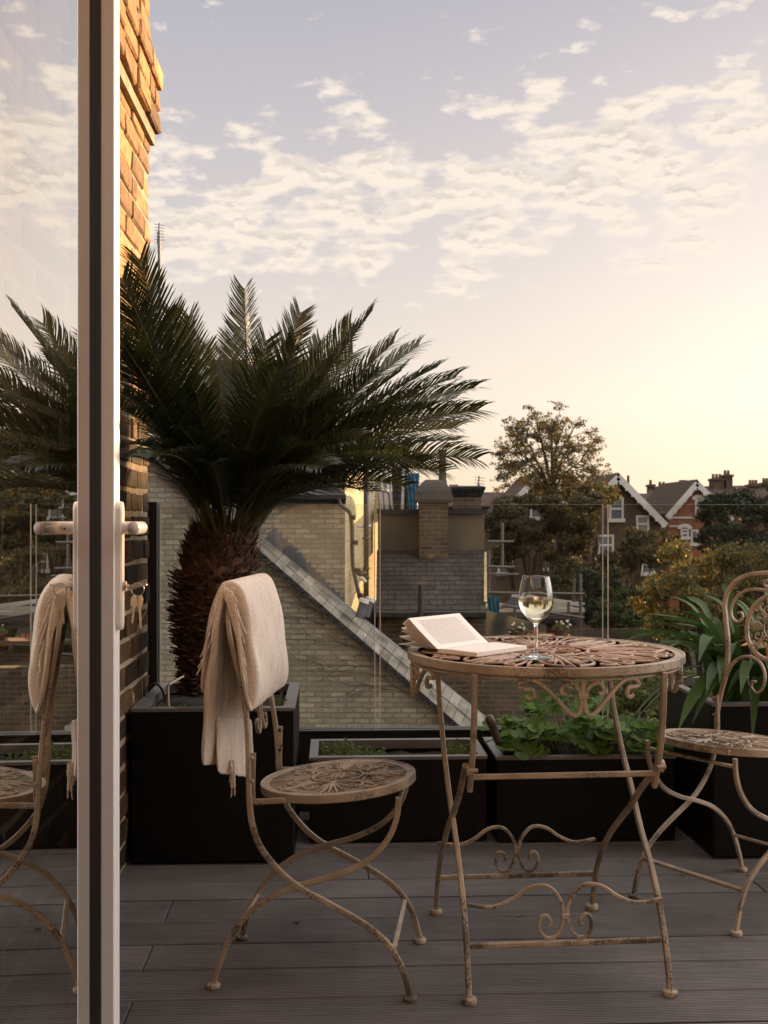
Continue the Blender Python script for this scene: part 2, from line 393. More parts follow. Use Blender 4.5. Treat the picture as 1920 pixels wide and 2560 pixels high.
def deck_mat():
    m, nt, b, o = new_mat('grooved_composite_decking')
    tc = nt.nodes.new('ShaderNodeTexCoord'); sp = nt.nodes.new('ShaderNodeSeparateXYZ'); nt.links.new(tc.outputs['Object'], sp.inputs[0])
    w = nt.nodes.new('ShaderNodeTexWave'); w.wave_type = 'BANDS'; w.bands_direction = 'Y'; nt.links.new(tc.outputs['Object'], w.inputs['Vector'])
    w.inputs['Scale'].default_value = 40; w.inputs['Distortion'].default_value = 0.0
    c = ramp(nt, rnd_island(nt), [(0, (0.118, 0.103, 0.094)), (1, (0.185, 0.165, 0.152))])
    g1 = nz(nt, 3.0, 8, rough=0.7); g2 = nz(nt, 60, 4, stretch=(0.06, 1, 1))
    c = mixc(nt, 1.0, c, ramp(nt, g1, [(0.3, (0.66,)*3), (0.7, (1.3,)*3)]), 'MULTIPLY')
    c = mixc(nt, 1.0, c, ramp(nt, g2, [(0.3, (0.8,)*3), (0.7, (1.18,)*3)]), 'MULTIPLY')
    c = mixc(nt, 1.0, c, ramp(nt, w.outputs['Fac'], [(0.05, (0.30,)*3), (0.5, (1.08,)*3)]), 'MULTIPLY')
    nt.links.new(c, b.inputs['Base Color']); b.inputs['Roughness'].default_value = 0.62; b.inputs['Specular IOR Level'].default_value = 0.3
    bump(nt, b, w.outputs['Fac'], 0.5, 0.0025)
    return m
M['deck'] = deck_mat()
def wool():
    m, nt, b, o = new_mat('beige_wool')
    f = nz(nt, 7, 3); c = ramp(nt, f, [(0.3, (0.66, 0.54, 0.43)), (0.7, (0.77, 0.665, 0.55))])
    c = mixc(nt, 1.0, c, ramp(nt, nz(nt, 260, 3), [(0.3, (0.78,)*3), (0.7, (1.15,)*3)]), 'MULTIPLY')
    nt.links.new(c, b.inputs['Base Color']); b.inputs['Roughness'].default_value = 0.95; b.inputs['Specular IOR Level'].default_value = 0.1
    b.inputs['Sheen Weight'].default_value = 0.35; b.inputs['Sheen Roughness'].default_value = 0.5
    bump(nt, b, nz(nt, 240, 5, rough=.7), 0.8, 0.003)
    return m
M['wool'] = wool()
M['frond'] = leaf_mat('cycad_leaflet', (0.018, 0.026, 0.010), (0.050, 0.060, 0.022), 0.34, 0.22, 0.5)
M['rachis'] = simple('cycad_rachis', (0.075, 0.070, 0.028), 0.45, 0.3, 10, 0.0)
M['cycadtrunk'] = simple('cycad_trunk_brown', (0.085, 0.042, 0.024), 0.9, 0.5, 30, 0.8, 0.006, isl=0.6)
M['strap'] = leaf_mat('strap_leaf', (0.05, 0.095, 0.025), (0.085, 0.145, 0.04), 0.42, 0.3, 0.22)
M['yellowleaf'] = leaf_mat('yellowed_leaf', (0.55, 0.25, 0.03), (0.6, 0.3, 0.05), 0.45, 0.35)
M['herb'] = leaf_mat('thyme_leaf', (0.09, 0.14, 0.03), (0.20, 0.26, 0.07), 0.6, 0.35)
M['lobed'] = leaf_mat('lobed_leaf', (0.08, 0.17, 0.03), (0.20, 0.33, 0.07), 0.45, 0.5)
M['stem'] = simple('plant_stem', (0.11, 0.10, 0.04), 0.6, 0.3, 10, 0.0)
M['paper'] = simple('book_paper', (0.85, 0.79, 0.71), 0.8, 0.03, 6, 0.0)
M['paperedge'] = simple('book_page_edges', (0.62, 0.44, 0.30), 0.85, 0.15, 60, 0.0)
M['ink'] = simple('printed_text', (0.24, 0.20, 0.18), 0.8, 0.1, 6, 0.0)
M['cover'] = simple('book_cover', (0.55, 0.42, 0.32), 0.6, 0.1, 6, 0.0)
# ================================================================ THE TERRACE (structure)
# --- deck: boards with open joints
def deck():
    mb = MB(); rng = random.Random(4)
    pitch, gap = 0.160, 0.006
    y0 = 1.06
    # board edges aligned with a joint seen at distance
    k = 0; y = 1.042
    while y < 4.22:
        xs = [-3.5]
        x = -2.6 + rng.uniform(0, 1.6)
        js = {8: [-0.442], 10: [-0.45], 12: [-0.448], 14: [0.099], 13: [1.22], 6: [-.45], 11: [2.1]}.get(k, [rng.choice([-1.4, 1.9, 2.4])])
        xs += js + [3.6]
        for a, b in zip(xs[:-1], xs[1:]):
            mb.box((a + .0012, y + gap/2, -0.024), (b - .0012, min(y + pitch, 4.3) - gap/2, 0.0), bev=0.002)
        y += pitch; k += 1
    o = mb.build('deck', M['deck'], local=True); o.rotation_euler = (0, 0, TH); tag(o, kind='structure')
    m2 = MB(); m2.box((-3.6, 1.0, -0.30), (3.7, 4.30, -0.030), fn=lambda x, y, z: Hs(x, y, z))
    tag(m2.build('roof_slab', simple('dark_membrane', (0.02, 0.018, 0.016), 0.9)), kind='structure')
deck()
# --- ground far below and the room behind the camera
g = MB(); g.add([(-900, -60, -6), (900, -60, -6), (900, 1500, -6), (-900, 1500, -6)], [(0, 1, 2, 3)])
tag(g.build('ground', simple('garden_ground', (0.035, 0.035, 0.02), 0.95, 0.5, 0.3, 0.3, 0.05)), kind='structure')
def house():
    wm = simple('painted_render', (0.74, 0.69, 0.64), 0.8, 0.05, 3, 0.1)
    t = thing('house', Hs(0, 0.9, -6), 'house whose open terrace doorway the picture is taken through', 'house')
    w = MB()
    f = lambda x, y, z: Hs(x, y, z)
    w.box((-4.2, 0.86, -6), (-0.44, 1.05, 5.0), f); w.box((2.95, 0.86, -6), (5, 1.05, 5.0), f)
    w.box((-0.44, 0.86, 2.3), (2.95, 1.05, 5.0), f); w.box((-0.44, 0.86, -6), (2.95, 1.05, -0.06), f)
    w.build('wall', brick_tex('own_brick', 'x', (0.16, 0.10, 0.06), (0.24, 0.15, 0.08), (0.3, 0.24, 0.17)), t)
    r = MB(); r.box((-2.2, -3.4, -0.08), (3.4, 0.855, -0.02), f); r.build('floor', simple('oak_floor', (0.25, 0.15, 0.08), 0.4), t)
    r = MB()      # ceiling with an unseen opening added to let in fill light
    r.box((-2.2, -3.4, 2.5), (3.4, -2.8, 2.56), f); r.box((-2.2, 0.45, 2.5), (3.4, 0.855, 2.56), f); r.box((-2.2, -2.8, 2.5), (-0.9, 0.45, 2.56), f); r.box((2.6, -2.8, 2.5), (3.4, 0.45, 2.56), f); r.build('ceiling', wm, t)
    r = MB(); r.box((-2.3, -3.5, -0.02), (3.5, -3.4, 2.5), f); r.box((-2.3, -3.4, -.02), (-2.2, .855, 2.5), f); r.box((3.4, -3.4, -.02), (3.5, .855, 2.5), f)
    r.build('room_wall', wm, t)
house()

# --- brick party wall / chimney stack at the left, every brick laid
def party_wall():
    XW = -0.633; Y1 = 3.857     # terrace frame: face plane and far corner (set from the seen corner)
    t = thing('brick_chimney_stack', Hs(XW - 0.2, 2.9, -0.1), 'tall weathered brick stack beside the planter, glowing orange at its corbelled top', 'chimney')
    rng = random.Random(11); br = MB(); core = MB()
    f = lambda x, y, z: Hs(x, y, z)
    rh = 0.0765; top = 3.4; ztop = 3.4
    core.box((XW - 0.9, 2.05, -0.1), (XW - 0.005, Y1 - 0.006, 3.02), f)
    nc = int(top/rh)
    for c in range(nc):
        z = c*rh
        if z < 2.335: off = 0.0
        elif z < 2.48: off = 0.036
        elif z < 2.56: off = 0.040
        elif z < 2.64: off = 0.018
        else: off = 0.004
        y = Y1 + off
        y -= 0.0 if c % 2 else 0.112
        first = True
        yy = Y1 + off
        L = 0.215 if c % 2 else 0.104
        while yy > 2.05:
            a = yy - L
            j = lambda s=0.0035: rng.uniform(-s, s)
            x1 = XW + off + j(.004)
            lo = (XW - 0.10 if yy < Y1 - .03 + off else XW - 0.5, a + 0.006 + j(.002), z + 0.006 + j(.002))
            hi = (x1, yy - (0 if first else 0.005), z + rh - 0.006 + j(.002))
            b = MB(); b.box(lo, hi, bev=0.006)
            vs = [(p[0] + j(.0025), p[1] + j(.0035), p[2] + j(.0025)) for p in b.v]
            br.add([f(*p) for p in vs], b.f)
            first = False; yy = a - 0.003; L = 0.22 if rng.random() > .12 else 0.11
    core.box((XW - 0.5, 2.05, 2.335), (XW + 0.016, Y1 + 0.016, 2.64), f)
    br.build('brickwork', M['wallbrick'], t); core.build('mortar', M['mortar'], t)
party_wall()

# --- glass balustrade
YG = 4.075
def balustrade():
    t = thing('glass_balustrade', Hs(0.4, YG, 0.0), 'frameless clear glass balustrade panels standing in a black base channel at the terrace edge', 'balustrade')
    f = lambda x, y, z: Hs(x, y, z)
    ch = MB(); ch.box((-0.70, YG - .03, -0.03), (3.4, YG + .05, 0.284), f, bev=0.004); ch.build('base_channel', M['blackmetal'], t)
    li = MB(); li.box((-0.64, YG - .034, 0.2845), (3.4, YG - 0.008, 0.292), f); li.box((-0.64, YG + .012, 0.2845), (3.4, YG + 0.05, 0.290), f); li.build('clamp_strip', M['blackmetal'], t)
    def X(u):  # panel joints sighted on the balustrade plane -> terrace x
        s = (u - 829.5)/FD
        # solve point (x,YG) in terrace frame whose world X/Y = s
        return YG*(s*math.cos(TH) + math.sin(TH))/(math.cos(TH) - s*math.sin(TH))
    po = MB(); xa = X(321); xb = X(344); po.box((xa, YG - .045, -0.0), (xb, YG + .015, 1.117), f, bev=.002); po.build('end_post', M['blackmetal'], t)
    br = MB(); br.box((xa - .06, YG - .02, .80), (xa - 0.001, YG + .005, .85), f); br.build('wall_bracket', M['blackmetal'], t)
    js = [xb + .004, X(810.5), X(820.5), X(1303), X(1313.5), X(1313.5) + .836, X(1313.5) + .853, 3.3]
    for i in range(0, 8, 2):
        p = MB(); p.box((js[i] + .0027, YG, 0.284), (js[i+1] - .0027, YG + .010, 1.108), f); g_ = p.build('glass_panel', M['panel'], t)
        e = MB()
        jw = .0026 if i == 2 else .0016; jv = .0026 if i == 0 else .0016
        e.box((js[i], YG - .0005, 0.284), (js[i] + jw, YG + .0105, 1.108), f)
        e.box((js[i+1] - jv, YG - .0005, 0.284), (js[i+1], YG + .0105, 1.108), f)
        e.box((js[i] + .0016, YG + .0, 1.1081), (js[i+1] - .0016, YG + .0100, 1.1086), f)
        e.build('polished_edge', M['glassedge'], g_)
balustrade()

# --- planters
def planter(name, c0, c1, h, label, rimw=0.026, soil=-0.035, group='black planters along the balustrade'):
    (xa, ya), (xb, yb) = c0, c1
    f = lambda x, y, z: Hs(x, y, z)
    t = thing(name, Hs((xa+xb)/2, (ya+yb)/2, 0.0), label, 'planter', group)
    b = MB(); w = rimw - 0.004
    b.box((xa, ya, 0.008), (xb, ya + w, h - .003), f, bev=.003); b.box((xa, yb - w, 0.008), (xb, yb, h - .003), f, bev=.003)
    b.box((xa, ya + w, 0.008), (xa + w, yb - w, h - .003), f, bev=.003); b.box((xb - w, ya + w, 0.008), (xb, yb - w, h - .003), f, bev=.003)
    b.box((xa + w, ya + w, 0.008), (xb - w, yb - w, 0.03), f)
    b.build('body', M['black'], t)
    r = MB(); o = 0.002
    A = [(xa-o, ya-o), (xb+o, ya-o), (xb+o, yb+o), (xa-o, yb+o)]; B = [(xa+rimw, ya+rimw), (xb-rimw, ya+rimw), (xb-rimw, yb-rimw), (xa+rimw, yb-rimw)]
    vs = [f(x, y, h) for x, y in A] + [f(x, y, h) for x, y in B] + [f(x, y, h-.010) for x, y in A] + [f(x, y, h-.03) for x, y in B]
    fs = []
    for i in range(4):
        j = (i+1) % 4; fs += [(i, j, 4+j, 4+i), (8+i, 8+j, j, i), (4+i, 4+j, 12+j, 12+i)]
    r.add(vs, fs); r.build('rim', M['planter_rim'], t)
    s = MB(); n = 14; rng = random.Random(len(name)+int(xa*10))
    vs = []; 
    for i in range(n):
        for j in range(n):
            u = i/(n-1); v = j/(n-1)
            vs.append(f(xa+w+.001 + (xb-xa-2*w-.002)*u, ya+w+.001 + (yb-ya-2*w-.002)*v, h + soil + rng.uniform(-.008, .008)))
    s.add(vs, [(i*n+j, (i+1)*n+j, (i+1)*n+j+1, i*n+j+1) for i in range(n-1) for j in range(n-1)])
    s.build('soil', M['soil'], t, smooth=True)
    return t
def HX(u, y, ):                # terrace x of sighting u on line terrace-y = y
    s = (u - 829.5)/FD
    return y*(s*math.cos(TH) + math.sin(TH))/(math.cos(TH) - s*math.sin(TH))
PL_Y = 3.44
pl1 = (HX(284, PL_Y), PL_Y), (HX(635, PL_Y), PL_Y + .53)
planter('square_planter', *pl1, 0.478, 'tall square black planter holding the cycad, left beside the brick stack', soil=-.04, rimw=.034)
PL2_Y = 3.64
pl2 = (HX(669, PL2_Y), PL2_Y), (HX(1052, PL2_Y), PL2_Y + .30)
planter('trough_planter', *pl2, 0.282, 'low black trough planter with a few thyme clumps, behind the left chair seat', soil=-.04)
PL3_Y = 3.62
pl3 = (HX(1073, PL3_Y), PL3_Y), (HX(1459, PL3_Y), PL3_Y + .33)
planter('trough_planter', *pl3, 0.282, 'low black trough planter overflowing with lobed green leaves behind the table', soil=-.03)
PL4_Y = 3.42
pl4 = (HX(1541, PL4_Y), PL4_Y), (HX(1541, PL4_Y) + .56, PL4_Y + .58)
planter('square_planter', *pl4, 0.485, 'tall square black planter of strap leaves behind the right chair', soil=-.04)

# --- the open glazed door at the left, reflecting the terrace
FO = Vector((-0.4895, 1.900, 0)); PH = -0.069
dv = Vector((math.sin(PH), math.cos(PH), 0)); dn = Vector((math.cos(PH), -math.sin(PH), 0))
def DF(n, d, z): return FO + dn*n + dv*d + Vector((0, 0, z))
def door():
    t = thing('glazed_door', DF(0, -0.4, 0), 'white framed glass terrace door standing open and mirroring the chair and sky', 'door')
    f = lambda n, d, z: DF(n, d, z)
    s = MB()
    s.box((-0.045, 0.0025, 0.02), (0.031, 0.058, 2.2), f, bev=.0015)
    s.box((-0.045, -0.93, 0.02), (0.031, -0.86, 2.2), f, bev=.0015)
    s.box((-0.045, -0.8598, 2.12), (0.031, 0.0024, 2.2), f, bev=.0015); s.box((-0.045, -0.8598, 0.02), (0.031, 0.0024, 0.10), f, bev=.0015)
    s.build('frame', M['upvc'], t)
    g_ = MB(); g_.box((-0.0005, -0.0035, 0.10), (0.0095, 0.0023, 2.12), f); g_.box((-0.0005, -0.8598, 0.10), (0.0095, -0.854, 2.12), f)
    g_.build('gasket', M['gasket'], t)
    p = MB(); p.add([f(0, -.854, .1), f(0, -.0036, .1), f(0, -.0036, 2.12), f(0, -.854, 2.12)], [(0, 1, 2, 3)])
    p.build('glass_pane', M['doorglass'], t)
    # handle plate: stadium outline
    pl = MB(); poly = []; za, zb = 0.866, 1.088; dm = 0.031; rr = 0.0155
    for i in range(13):
        a = math.pi*i/12; poly.append((dm + rr*math.cos(a), zb - rr + rr*math.sin(a)))
    for i in range(13):
        a = math.pi + math.pi*i/12; poly.append((dm + rr*math.cos(a), za + rr + rr*math.sin(a)))
    def plate(n0, n1, sc):
        cx, cz = dm, (za+zb)/2
        return [f(n0, cx + (x-cx)*1, z) for x, z in poly], [f(n1, cx + (x-cx)*sc, cz + (z-cz)*(1-(1-sc)*.07)) for x, z in poly]
    A, B = plate(0.0315, 0.0385, 1.0)[0], plate(0, 0.0385, 1.0)[1]
    C = plate(0, 0.0415, .8)[1]
    n = len(A)
    pl.add(A + B + C, [(i, (i+1) % n, n+(i+1) % n, n+i) for i in range(n)] + [(n+i, n+(i+1) % n, 2*n+(i+1) % n, 2*n+i) for i in range(n)] + [tuple(range(2*n, 3*n))])
    plo = pl.build('handle_plate', M['handle'], t)
    lv = MB(); hz = 1.0425
    path = [(.040, .031), (.054, .031), (.065, .030), (.072, .025), (.076, .012), (.077, -.01), (.077, -.04), (.076, -.062), (.075, -.078)]
    pts = smoothpts([f(a, b, hz) for a, b in path], 5)
    lv.sweep(pts, .019, .022, B=(0, 0, 1), n=16)
    lv.build('handle_lever', M['handle'], plo, smooth=True)
    sc_ = MB(); sc_.sweep([f(.0555, .0195, hz - .002), f(.0555, .0188, hz - .002)], .004, .004, n=10); sc_.build('grub_screw', M['gasket'], plo)
    cy = MB(); cy.sweep([f(.041, .031, .942), f(.047, .031, .942)], .017, .017, n=16); cy.build('lock_cylinder', M['steel'], plo, smooth=False)
    # keys hanging in the lock
    k = thing('key_bunch', f(.06, .031, .87), 'bunch of steel keys hanging from the lock of the open door', 'keys')
    a = MB(); a.sweep([f(.0475, .031, .942), f(.052, .031, .942)], .006, .003, n=8); a.sweep([f(.052, .031, .942), f(.082, .030, .944)], .003, .016, B=dv, n=8); a.build('key', M['steel'], k)
    r = MB(); r.sweep([f(.066 + .011*math.cos(q), .031, .936 + .011*math.sin(q)) for q in np.linspace(0, 2*math.pi, 25)[:-1]], .002, .002, n=10, closed=True); r.build('key_ring', M['steel'], k)
    for dx, ln, tl in ((.003, .060, .002), (-.005, .050, -.003)):
        kk = MB(); b0 = .066 + dx
        outl = [(b0-.003, .926), (b0+.003, .926), (b0+.0062, .918), (b0+.0055, .909), (b0+.0018+tl*.3, .903), (b0+.0018+tl, .926-ln+.005), (b0+tl, .926-ln), (b0-.0018+tl, .926-ln+.005), (b0-.0018, .903), (b0-.0055, .909), (b0-.006, .918)]
        kk.prism([f(n_, .029 + dx, z_) for n_, z_ in outl], dv*.002); kk.build('key', M['steel'], k)
door()
# ================================================================ FURNITURE
def spiral(cx, cy, r0, r1, a0, a1, n=14):
    return [(cx + (r0 + (r1-r0)*i/(n-1))*math.cos(a0 + (a1-a0)*i/(n-1)), cy + (r0 + (r1-r0)*i/(n-1))*math.sin(a0 + (a1-a0)*i/(n-1))) for i in range(n)]
def filigree(mb, rad, nf, fn, th=0.006, pw=1.0, w=1.0):
    """cast openwork disc: nf palmettes, scroll pairs between them, a centre ring; fn maps (x, y, z) to space"""
    def bar(pts, wd, hh, z=0.0, tp=None, closed=False):
        P3 = [fn(x*rad, y*rad, z) for x, y in pts]
        up = (fn(0, 0, 1) - fn(0, 0, 0))
        mb.sweep(P3, wd*rad*w, hh, B=up, n=8, taper=tp, closed=closed)
    def rot(pts, a):
        c, s = math.cos(a), math.sin(a); return [(x*c - y*s, x*s + y*c) for x, y in pts]
    def mir(pts): return [(x, -y) for x, y in pts]
    def circ(r, n=48): return [(r*math.cos(2*math.pi*i/n), r*math.sin(2*math.pi*i/n)) for i in range(n)]
    rc = 0.36 if nf <= 4 else 0.34
    bar(circ(rc), 0.040, th, closed=True)
    # centre flower
    bar(circ(0.085, 20), 0.05, th*1.1, z=.0005, closed=True); bar([(-.03, 0), (.03, 0)], .07, th*1.3)
    m = 4 if nf <= 4 else 6
    for k in range(m):
        a = 2*math.pi*k/m + (math.pi/m if nf <= 4 else 0)
        tp = lambda t: 1 - .5*t
        s1 = spiral(.215, .0, .105, .03, math.pi*1.0, math.pi*(-.55), 12)
        bar(rot(s1, a), .030, th*.9, tp=tp); bar(rot(mir(s1), a), .030, th*.9, z=.0004, tp=tp)
        bar(rot([(.1, 0), (.2, 0), (rc, 0)], a + math.pi/m), .028, th*.7, z=-.0006)
        for q in (.16, .2, .24, .28): 
            c0 = rot([(q, .0)], a + math.pi/m)[0]; bar([(c0[0]-.014, c0[1]), (c0[0]+.014, c0[1])], .03, th*1.25)
    step = 2*math.pi/nf
    for k in range(nf):
        a = k*step
        # palmette: centre rib and lobes sweeping outwards
        base = rc + .03
        bar(rot([(base, 0), (.65, 0), (.97, 0)], a), .075*(.4 + .6*pw), th*1.2, z=.0006, tp=[1.0, .9, .25])
        sp_ = min(1.0, step/ (math.pi/2)*1.15)
        for j, (ang, ln) in enumerate(((.22, .50), (.45, .40), (.70, .28))):
            ang *= sp_ if nf > 4 else 1.0
            for s in (1, -1):
                p = [(base + .02 + .05*(2-j), s*.02), (base + .06 + ln*.55*math.cos(ang) + .05*(2-j), s*(.02 + ln*.55*math.sin(ang))),
                     (base + .04 + ln*1.0*math.cos(ang*1.15) + .05*(2-j), s*(.01 + ln*1.0*math.sin(ang*1.15)))]
                bar(rot([tuple(v[:2]) for v in smoothpts([(x, y, 0) for x, y in p], 4)], a), .052*pw, th*(1.0 - .1*j), z=.0004*j, tp=lambda t: .7 + .55*math.sin(math.pi*min(1, t*1.15)) - .45*t)
        if nf > 4:
            for s in (1, -1):
                ov = smoothpts([(rc, s*.02, 0), (.46, s*.105, 0), (.66, s*.185, 0), (.84, s*.16, 0), (.955, s*.03, 0)], 5)
                bar(rot([(p.x, p.y) for p in ov], a), .032, th, z=.0003*s)
        # scroll pairs on the diagonals
        b = a + step/2
        if nf <= 4: cx, cy, r = .60, .205, .185
        else: cx, cy, r = .60, .135, .13
        for s in (1, -1):
            sc = spiral(cx, cy, r, r*.16, -math.pi*0.95, math.pi*1.45, 30)
            if s < 0: sc = mir(sc)
            bar(rot(sc, b), .036, th, z=.0002*s, tp=lambda t: 1 - .35*t)
            lf = [(cx - r*.5, cy - r*.2), (cx + r*.1, cy + r*.25), (cx + r*.75, cy + r*.2)]
            if s < 0: lf = mir(lf)
            bar(rot(lf, b), .055*pw, th*.9, z=-.0004, tp=[.4, 1.1, .5])
        # outer crescent joining the scrolls to the rim
        oc = [(.99*math.cos(q), .99*math.sin(q)) for q in (-.01, .01)]
        r2 = .085 if nf <= 4 else .07
        for s in (1, -1):
            sc = spiral(.875, .115 if nf <= 4 else .09, r2, r2*.2, -math.pi*.3, math.pi*1.5, 16)
            if s < 0: sc = mir(sc)
            bar(rot(sc, b), .034, th*.95, z=.0003, tp=lambda t: 1 - .4*t)
            bar(rot([(.42, s*.03), (.62, s*.015), (.80, s*.02), (.98, s*.05)], b), .034, th*.8, z=-.0003)
def ring_prof(mb, r0, r1, h, fn, n=72, lip=0.004):
    """flat annulus with a rolled vertical outer rim of height h"""
    prof = [(r0, 0.0), (r0 + .001, .0012), (r1 - lip*1.2, .0012), (r1 - lip, .0030), (r1 - .001, .0032), (r1, .002), (r1, -h + .002), (r1 - .002, -h), (r1 - .0055, -h), (r1 - .006, -.006), (r0, -.006), (r0, 0.0)]
    mb.lathe(prof, n=n, fn=fn)

# ---------------- folding chair (local frame: x forward, y to the far side, z up)
CO = Vector((-0.150, 2.646, 0)); CY = R(-5.5)
CF = Vector((math.cos(CY), math.sin(CY), 0)); CS = Vector((-math.sin(CY), math.cos(CY), 0))
def cl(u, v, s):               # sighting -> chair frame on the plane y = s
    m = (u - 829.5)/FD
    # world = CO + a*CF + s*CS ; X = m*Y
    num = m*(CO.y + s*CS.y) - CO.x - s*CS.x; den = CF.x - m*CF.y
    a = num/den; Y = CO.y + a*CF.y + s*CS.y
    return Vector((a, s, HC - (v - 1118)*Y/FD))
def make_chair(label, met):
    t = thing('folding_chair', (0, 0, 0), label, 'chair', 'matching wrought iron folding chairs')
    SO, SI = 0.170, 0.146
    post = [cl(u, v, -SO) for u, v in ((488, 1290), (494, 1345), (502, 1400), (511, 1450), (522, 1520), (531, 1590), (536, 1650), (538, 1715), (544, 1775), (562, 1828), (604, 1882), (655, 1922), (720, 1957), (790, 1998), (838, 2040), (868, 2090), (886, 2150))]
    post[-1].z = 0.012
    legi = [cl(u, v, -SI) for u, v in ((861, 1722), (857, 1765), (838, 1812), (795, 1858), (730, 1889), (655, 1910), (590, 1935), (535, 1975), (498, 2025), (474, 2080), (461, 2118))]
    legi[-1].z = 0.012
    Y = Vector((0, 1, 0))
    for s in (-1, 1):
        # the outer bar is back post above the seat and front leg below it
        pp = [Vector((p.x, SO*s, p.z)) for p in post]
        i0 = 7
        lo = smoothpts(pp[i0:], 5); b = MB(); b.sweep(lo, .0132, .0105, B=Y)
        leg = b.build('leg', met, t)
        ft = MB(); e = pp[-1]; ft.lathe([(.0135, -.004), (.0152, -.003), (.0156, .003), (.0145, .0065), (.009, .0085)], c=(e.x, e.y, .0045), n=20); ft.build('foot', met, leg)
        pi = [Vector((p.x, SI*s, p.z)) for p in legi]
        b = MB(); b.sweep(smoothpts(pi, 5), .0128, .0105, B=Y); leg = b.build('leg', met, t)
        ft = MB(); e = pi[-1]; ft.lathe([(.0135, -.004), (.0152, -.003), (.0156, .003), (.0145, .0065), (.009, .0085)], c=(e.x, e.y, .0045), n=20); ft.build('foot', met, leg)
        # rivet at the crossing
        rv = MB(); rv.sweep([(post[11].x - .004, s*(SO + .0055), post[11].z + .004), (post[11].x - .004, s*(SO + .009), post[11].z + .004)], .010, .010, n=12); rv.build('rivet', met, t)
    # backrest: two posts that pinch, bulge and close in a round arch
    top = post[0]; path = []
    lean = (post[0].x - post[3].x)/(post[0].z - post[3].z)
    def bx(z): # x of the back plane at height z
        zz = [p.z for p in post[:8]][::-1]; xx = [p.x for p in post[:8]][::-1]
        return float(np.interp(z, zz, xx)) if z <= zz[-1] else xx[-1] + (z - zz[-1])*lean
    half = [(SO, .435), (SO, .47), (.160, .53), (.146, .59), (.143, .64), (.150, .70), (.166, .76), (.174, .80), (.166, .838), (.138, .872), (.085, .893), (0, .900)]
    full = [(y, z) for y, z in half] + [(-y, z) for y, z in half[::-1][1:]]
    b = MB(); b.sweep(smoothpts([(bx(z), y, z) for y, z in full], 5), .013, .011, B=(1, 0, .12))
    back = b.build('back_frame', met, t)
    bw = lambda y, z, d=0: Vector((bx(z) + d, y, z))
    # medallion with casting and C scrolls round it
    mz, mr_ = .745, .088
    fnm = lambda x, y, z: Vector((bx(mz + x) + z, y, mz + x*1.05))
    md = MB(); md.sweep([fnm(mr_*math.cos(q), mr_*math.sin(q), 0) for q in np.linspace(0, 2*math.pi, 41)[:-1]], .012, .009, B=(1, 0, 0), closed=True)
    filigree(md, mr_*.95, 4, fnm, th=.004, w=1.15)
    md.build('medallion', met, back)
    for s in (1, -1):
        sc = MB()
        # lower scroll pair
        ctl = [(s*.142, .592), (s*.128, .625), (s*.098, .650), (s*.060, .656), (s*.028, .640), (s*.012, .610), (s*.014, .575), (s*.032, .557), (s*.052, .566), (s*.052, .585), (s*.040, .588)]
        sc.sweep(smoothpts([bw(y, z) for y, z in ctl], 5), .009, .010, B=(1, 0, 0), taper=lambda q: 1 - .3*q); sc.build('scroll', met, back); sc = MB()
        # upper scrolls between arch and medallion
        ctl = [(s*.012, .845), (s*.045, .850), (s*.090, .848), (s*.130, .828), (s*.148, .795), (s*.144, .765), (s*.122, .752), (s*.106, .765), (s*.112, .780), (s*.124, .778)]
        sc.sweep(smoothpts([bw(y, z) for y, z in ctl], 5), .009, .010, B=(1, 0, 0), taper=lambda q: 1 - .3*q)
        ctl = [(s*.004, .838), (s*.014, .862), (s*.032, .878), (s*.040, .866), (s*.028, .856)]
        sc.sweep(smoothpts([bw(y, z) for y, z in ctl], 5), .008, .012, B=(1, 0, 0))
        sc.build('scroll', met, back)
    # seat side irons with hinge plates
    zs = post[7].z - .022
    for s in (-1, 1):
        sb = MB(); z0 = .432; x0 = post[7].x
        sb.sweep([(x0 + .007, s*(SO - .009), .535), (x0 + .005, s*(SO - .009), .455), (x0 + .006, s*(SO - .009), z0), (x0 + .012, s*(SO - .009), z0 - .006), (x0 + .10, s*(SO - .020), z0 - .002), (.19, s*(SI - .03), z0 + .018)], .013, .006, B=Y)
        for zz in (.475, .525): sb.sweep([(x0 + .006, s*(SO - .012), zz), (x0 + .006, s*(SO + .0085), zz)], .008, .008, n=10)
        sb.build('seat_bracket', met, t)
    # seat disc, dipping to the back
    sr = .183; sx = .042; tilt = R(-4.3)
    sm = Matrix.Translation((sx, 0, .448)) @ Matrix.Rotation(tilt, 4, 'Y')
    fs = lambda x, y, z: sm @ Vector((x, y, z))
    st = MB(); ring_prof(st, sr*.885, sr, .017, fs); filigree(st, sr*.90, 4, fs, th=.010, w=.82, pw=.72)
    st.build('seat', met, t)
    # cross bars low between the legs
    def at_z(path, z):
        zz = [p.z for p in path]; xx = [p.x for p in path]; o = np.argsort(zz); return float(np.interp(z, np.array(zz)[o], np.array(xx)[o]))
    cb = MB(); z = .105; x = at_z(post[10:], z); cb.sweep([(x, -SO + .005, z), (x, SO - .005, z)], .012, .009, B=(0.4, 0, 1)); cb.build('stretcher', met, t)
    cb = MB(); z = .115; x = at_z(legi[5:], z); cb.sweep([(x, -SI + .005, z), (x, SI - .005, z)], .012, .009, B=(-0.4, 0, 1)); cb.build('stretcher', met, t)
    cb = MB(); x = legi[0].x - .004; cb.sweep([(x, -SI + .005, .418), (x, SI - .005, .418)], .010, .009, B=(0, 0, 1)); cb.build('stretcher', met, t)
    return t
chair = make_chair('distressed cream iron folding chair with a blanket over its back, left of the table', M['metal'])
chair2 = copy_tree(chair)
chair.location = CO; chair.rotation_euler = (0, 0, CY)
chair2['label'] = 'distressed iron folding chair cut off by the right edge, in front of the strap leaves'
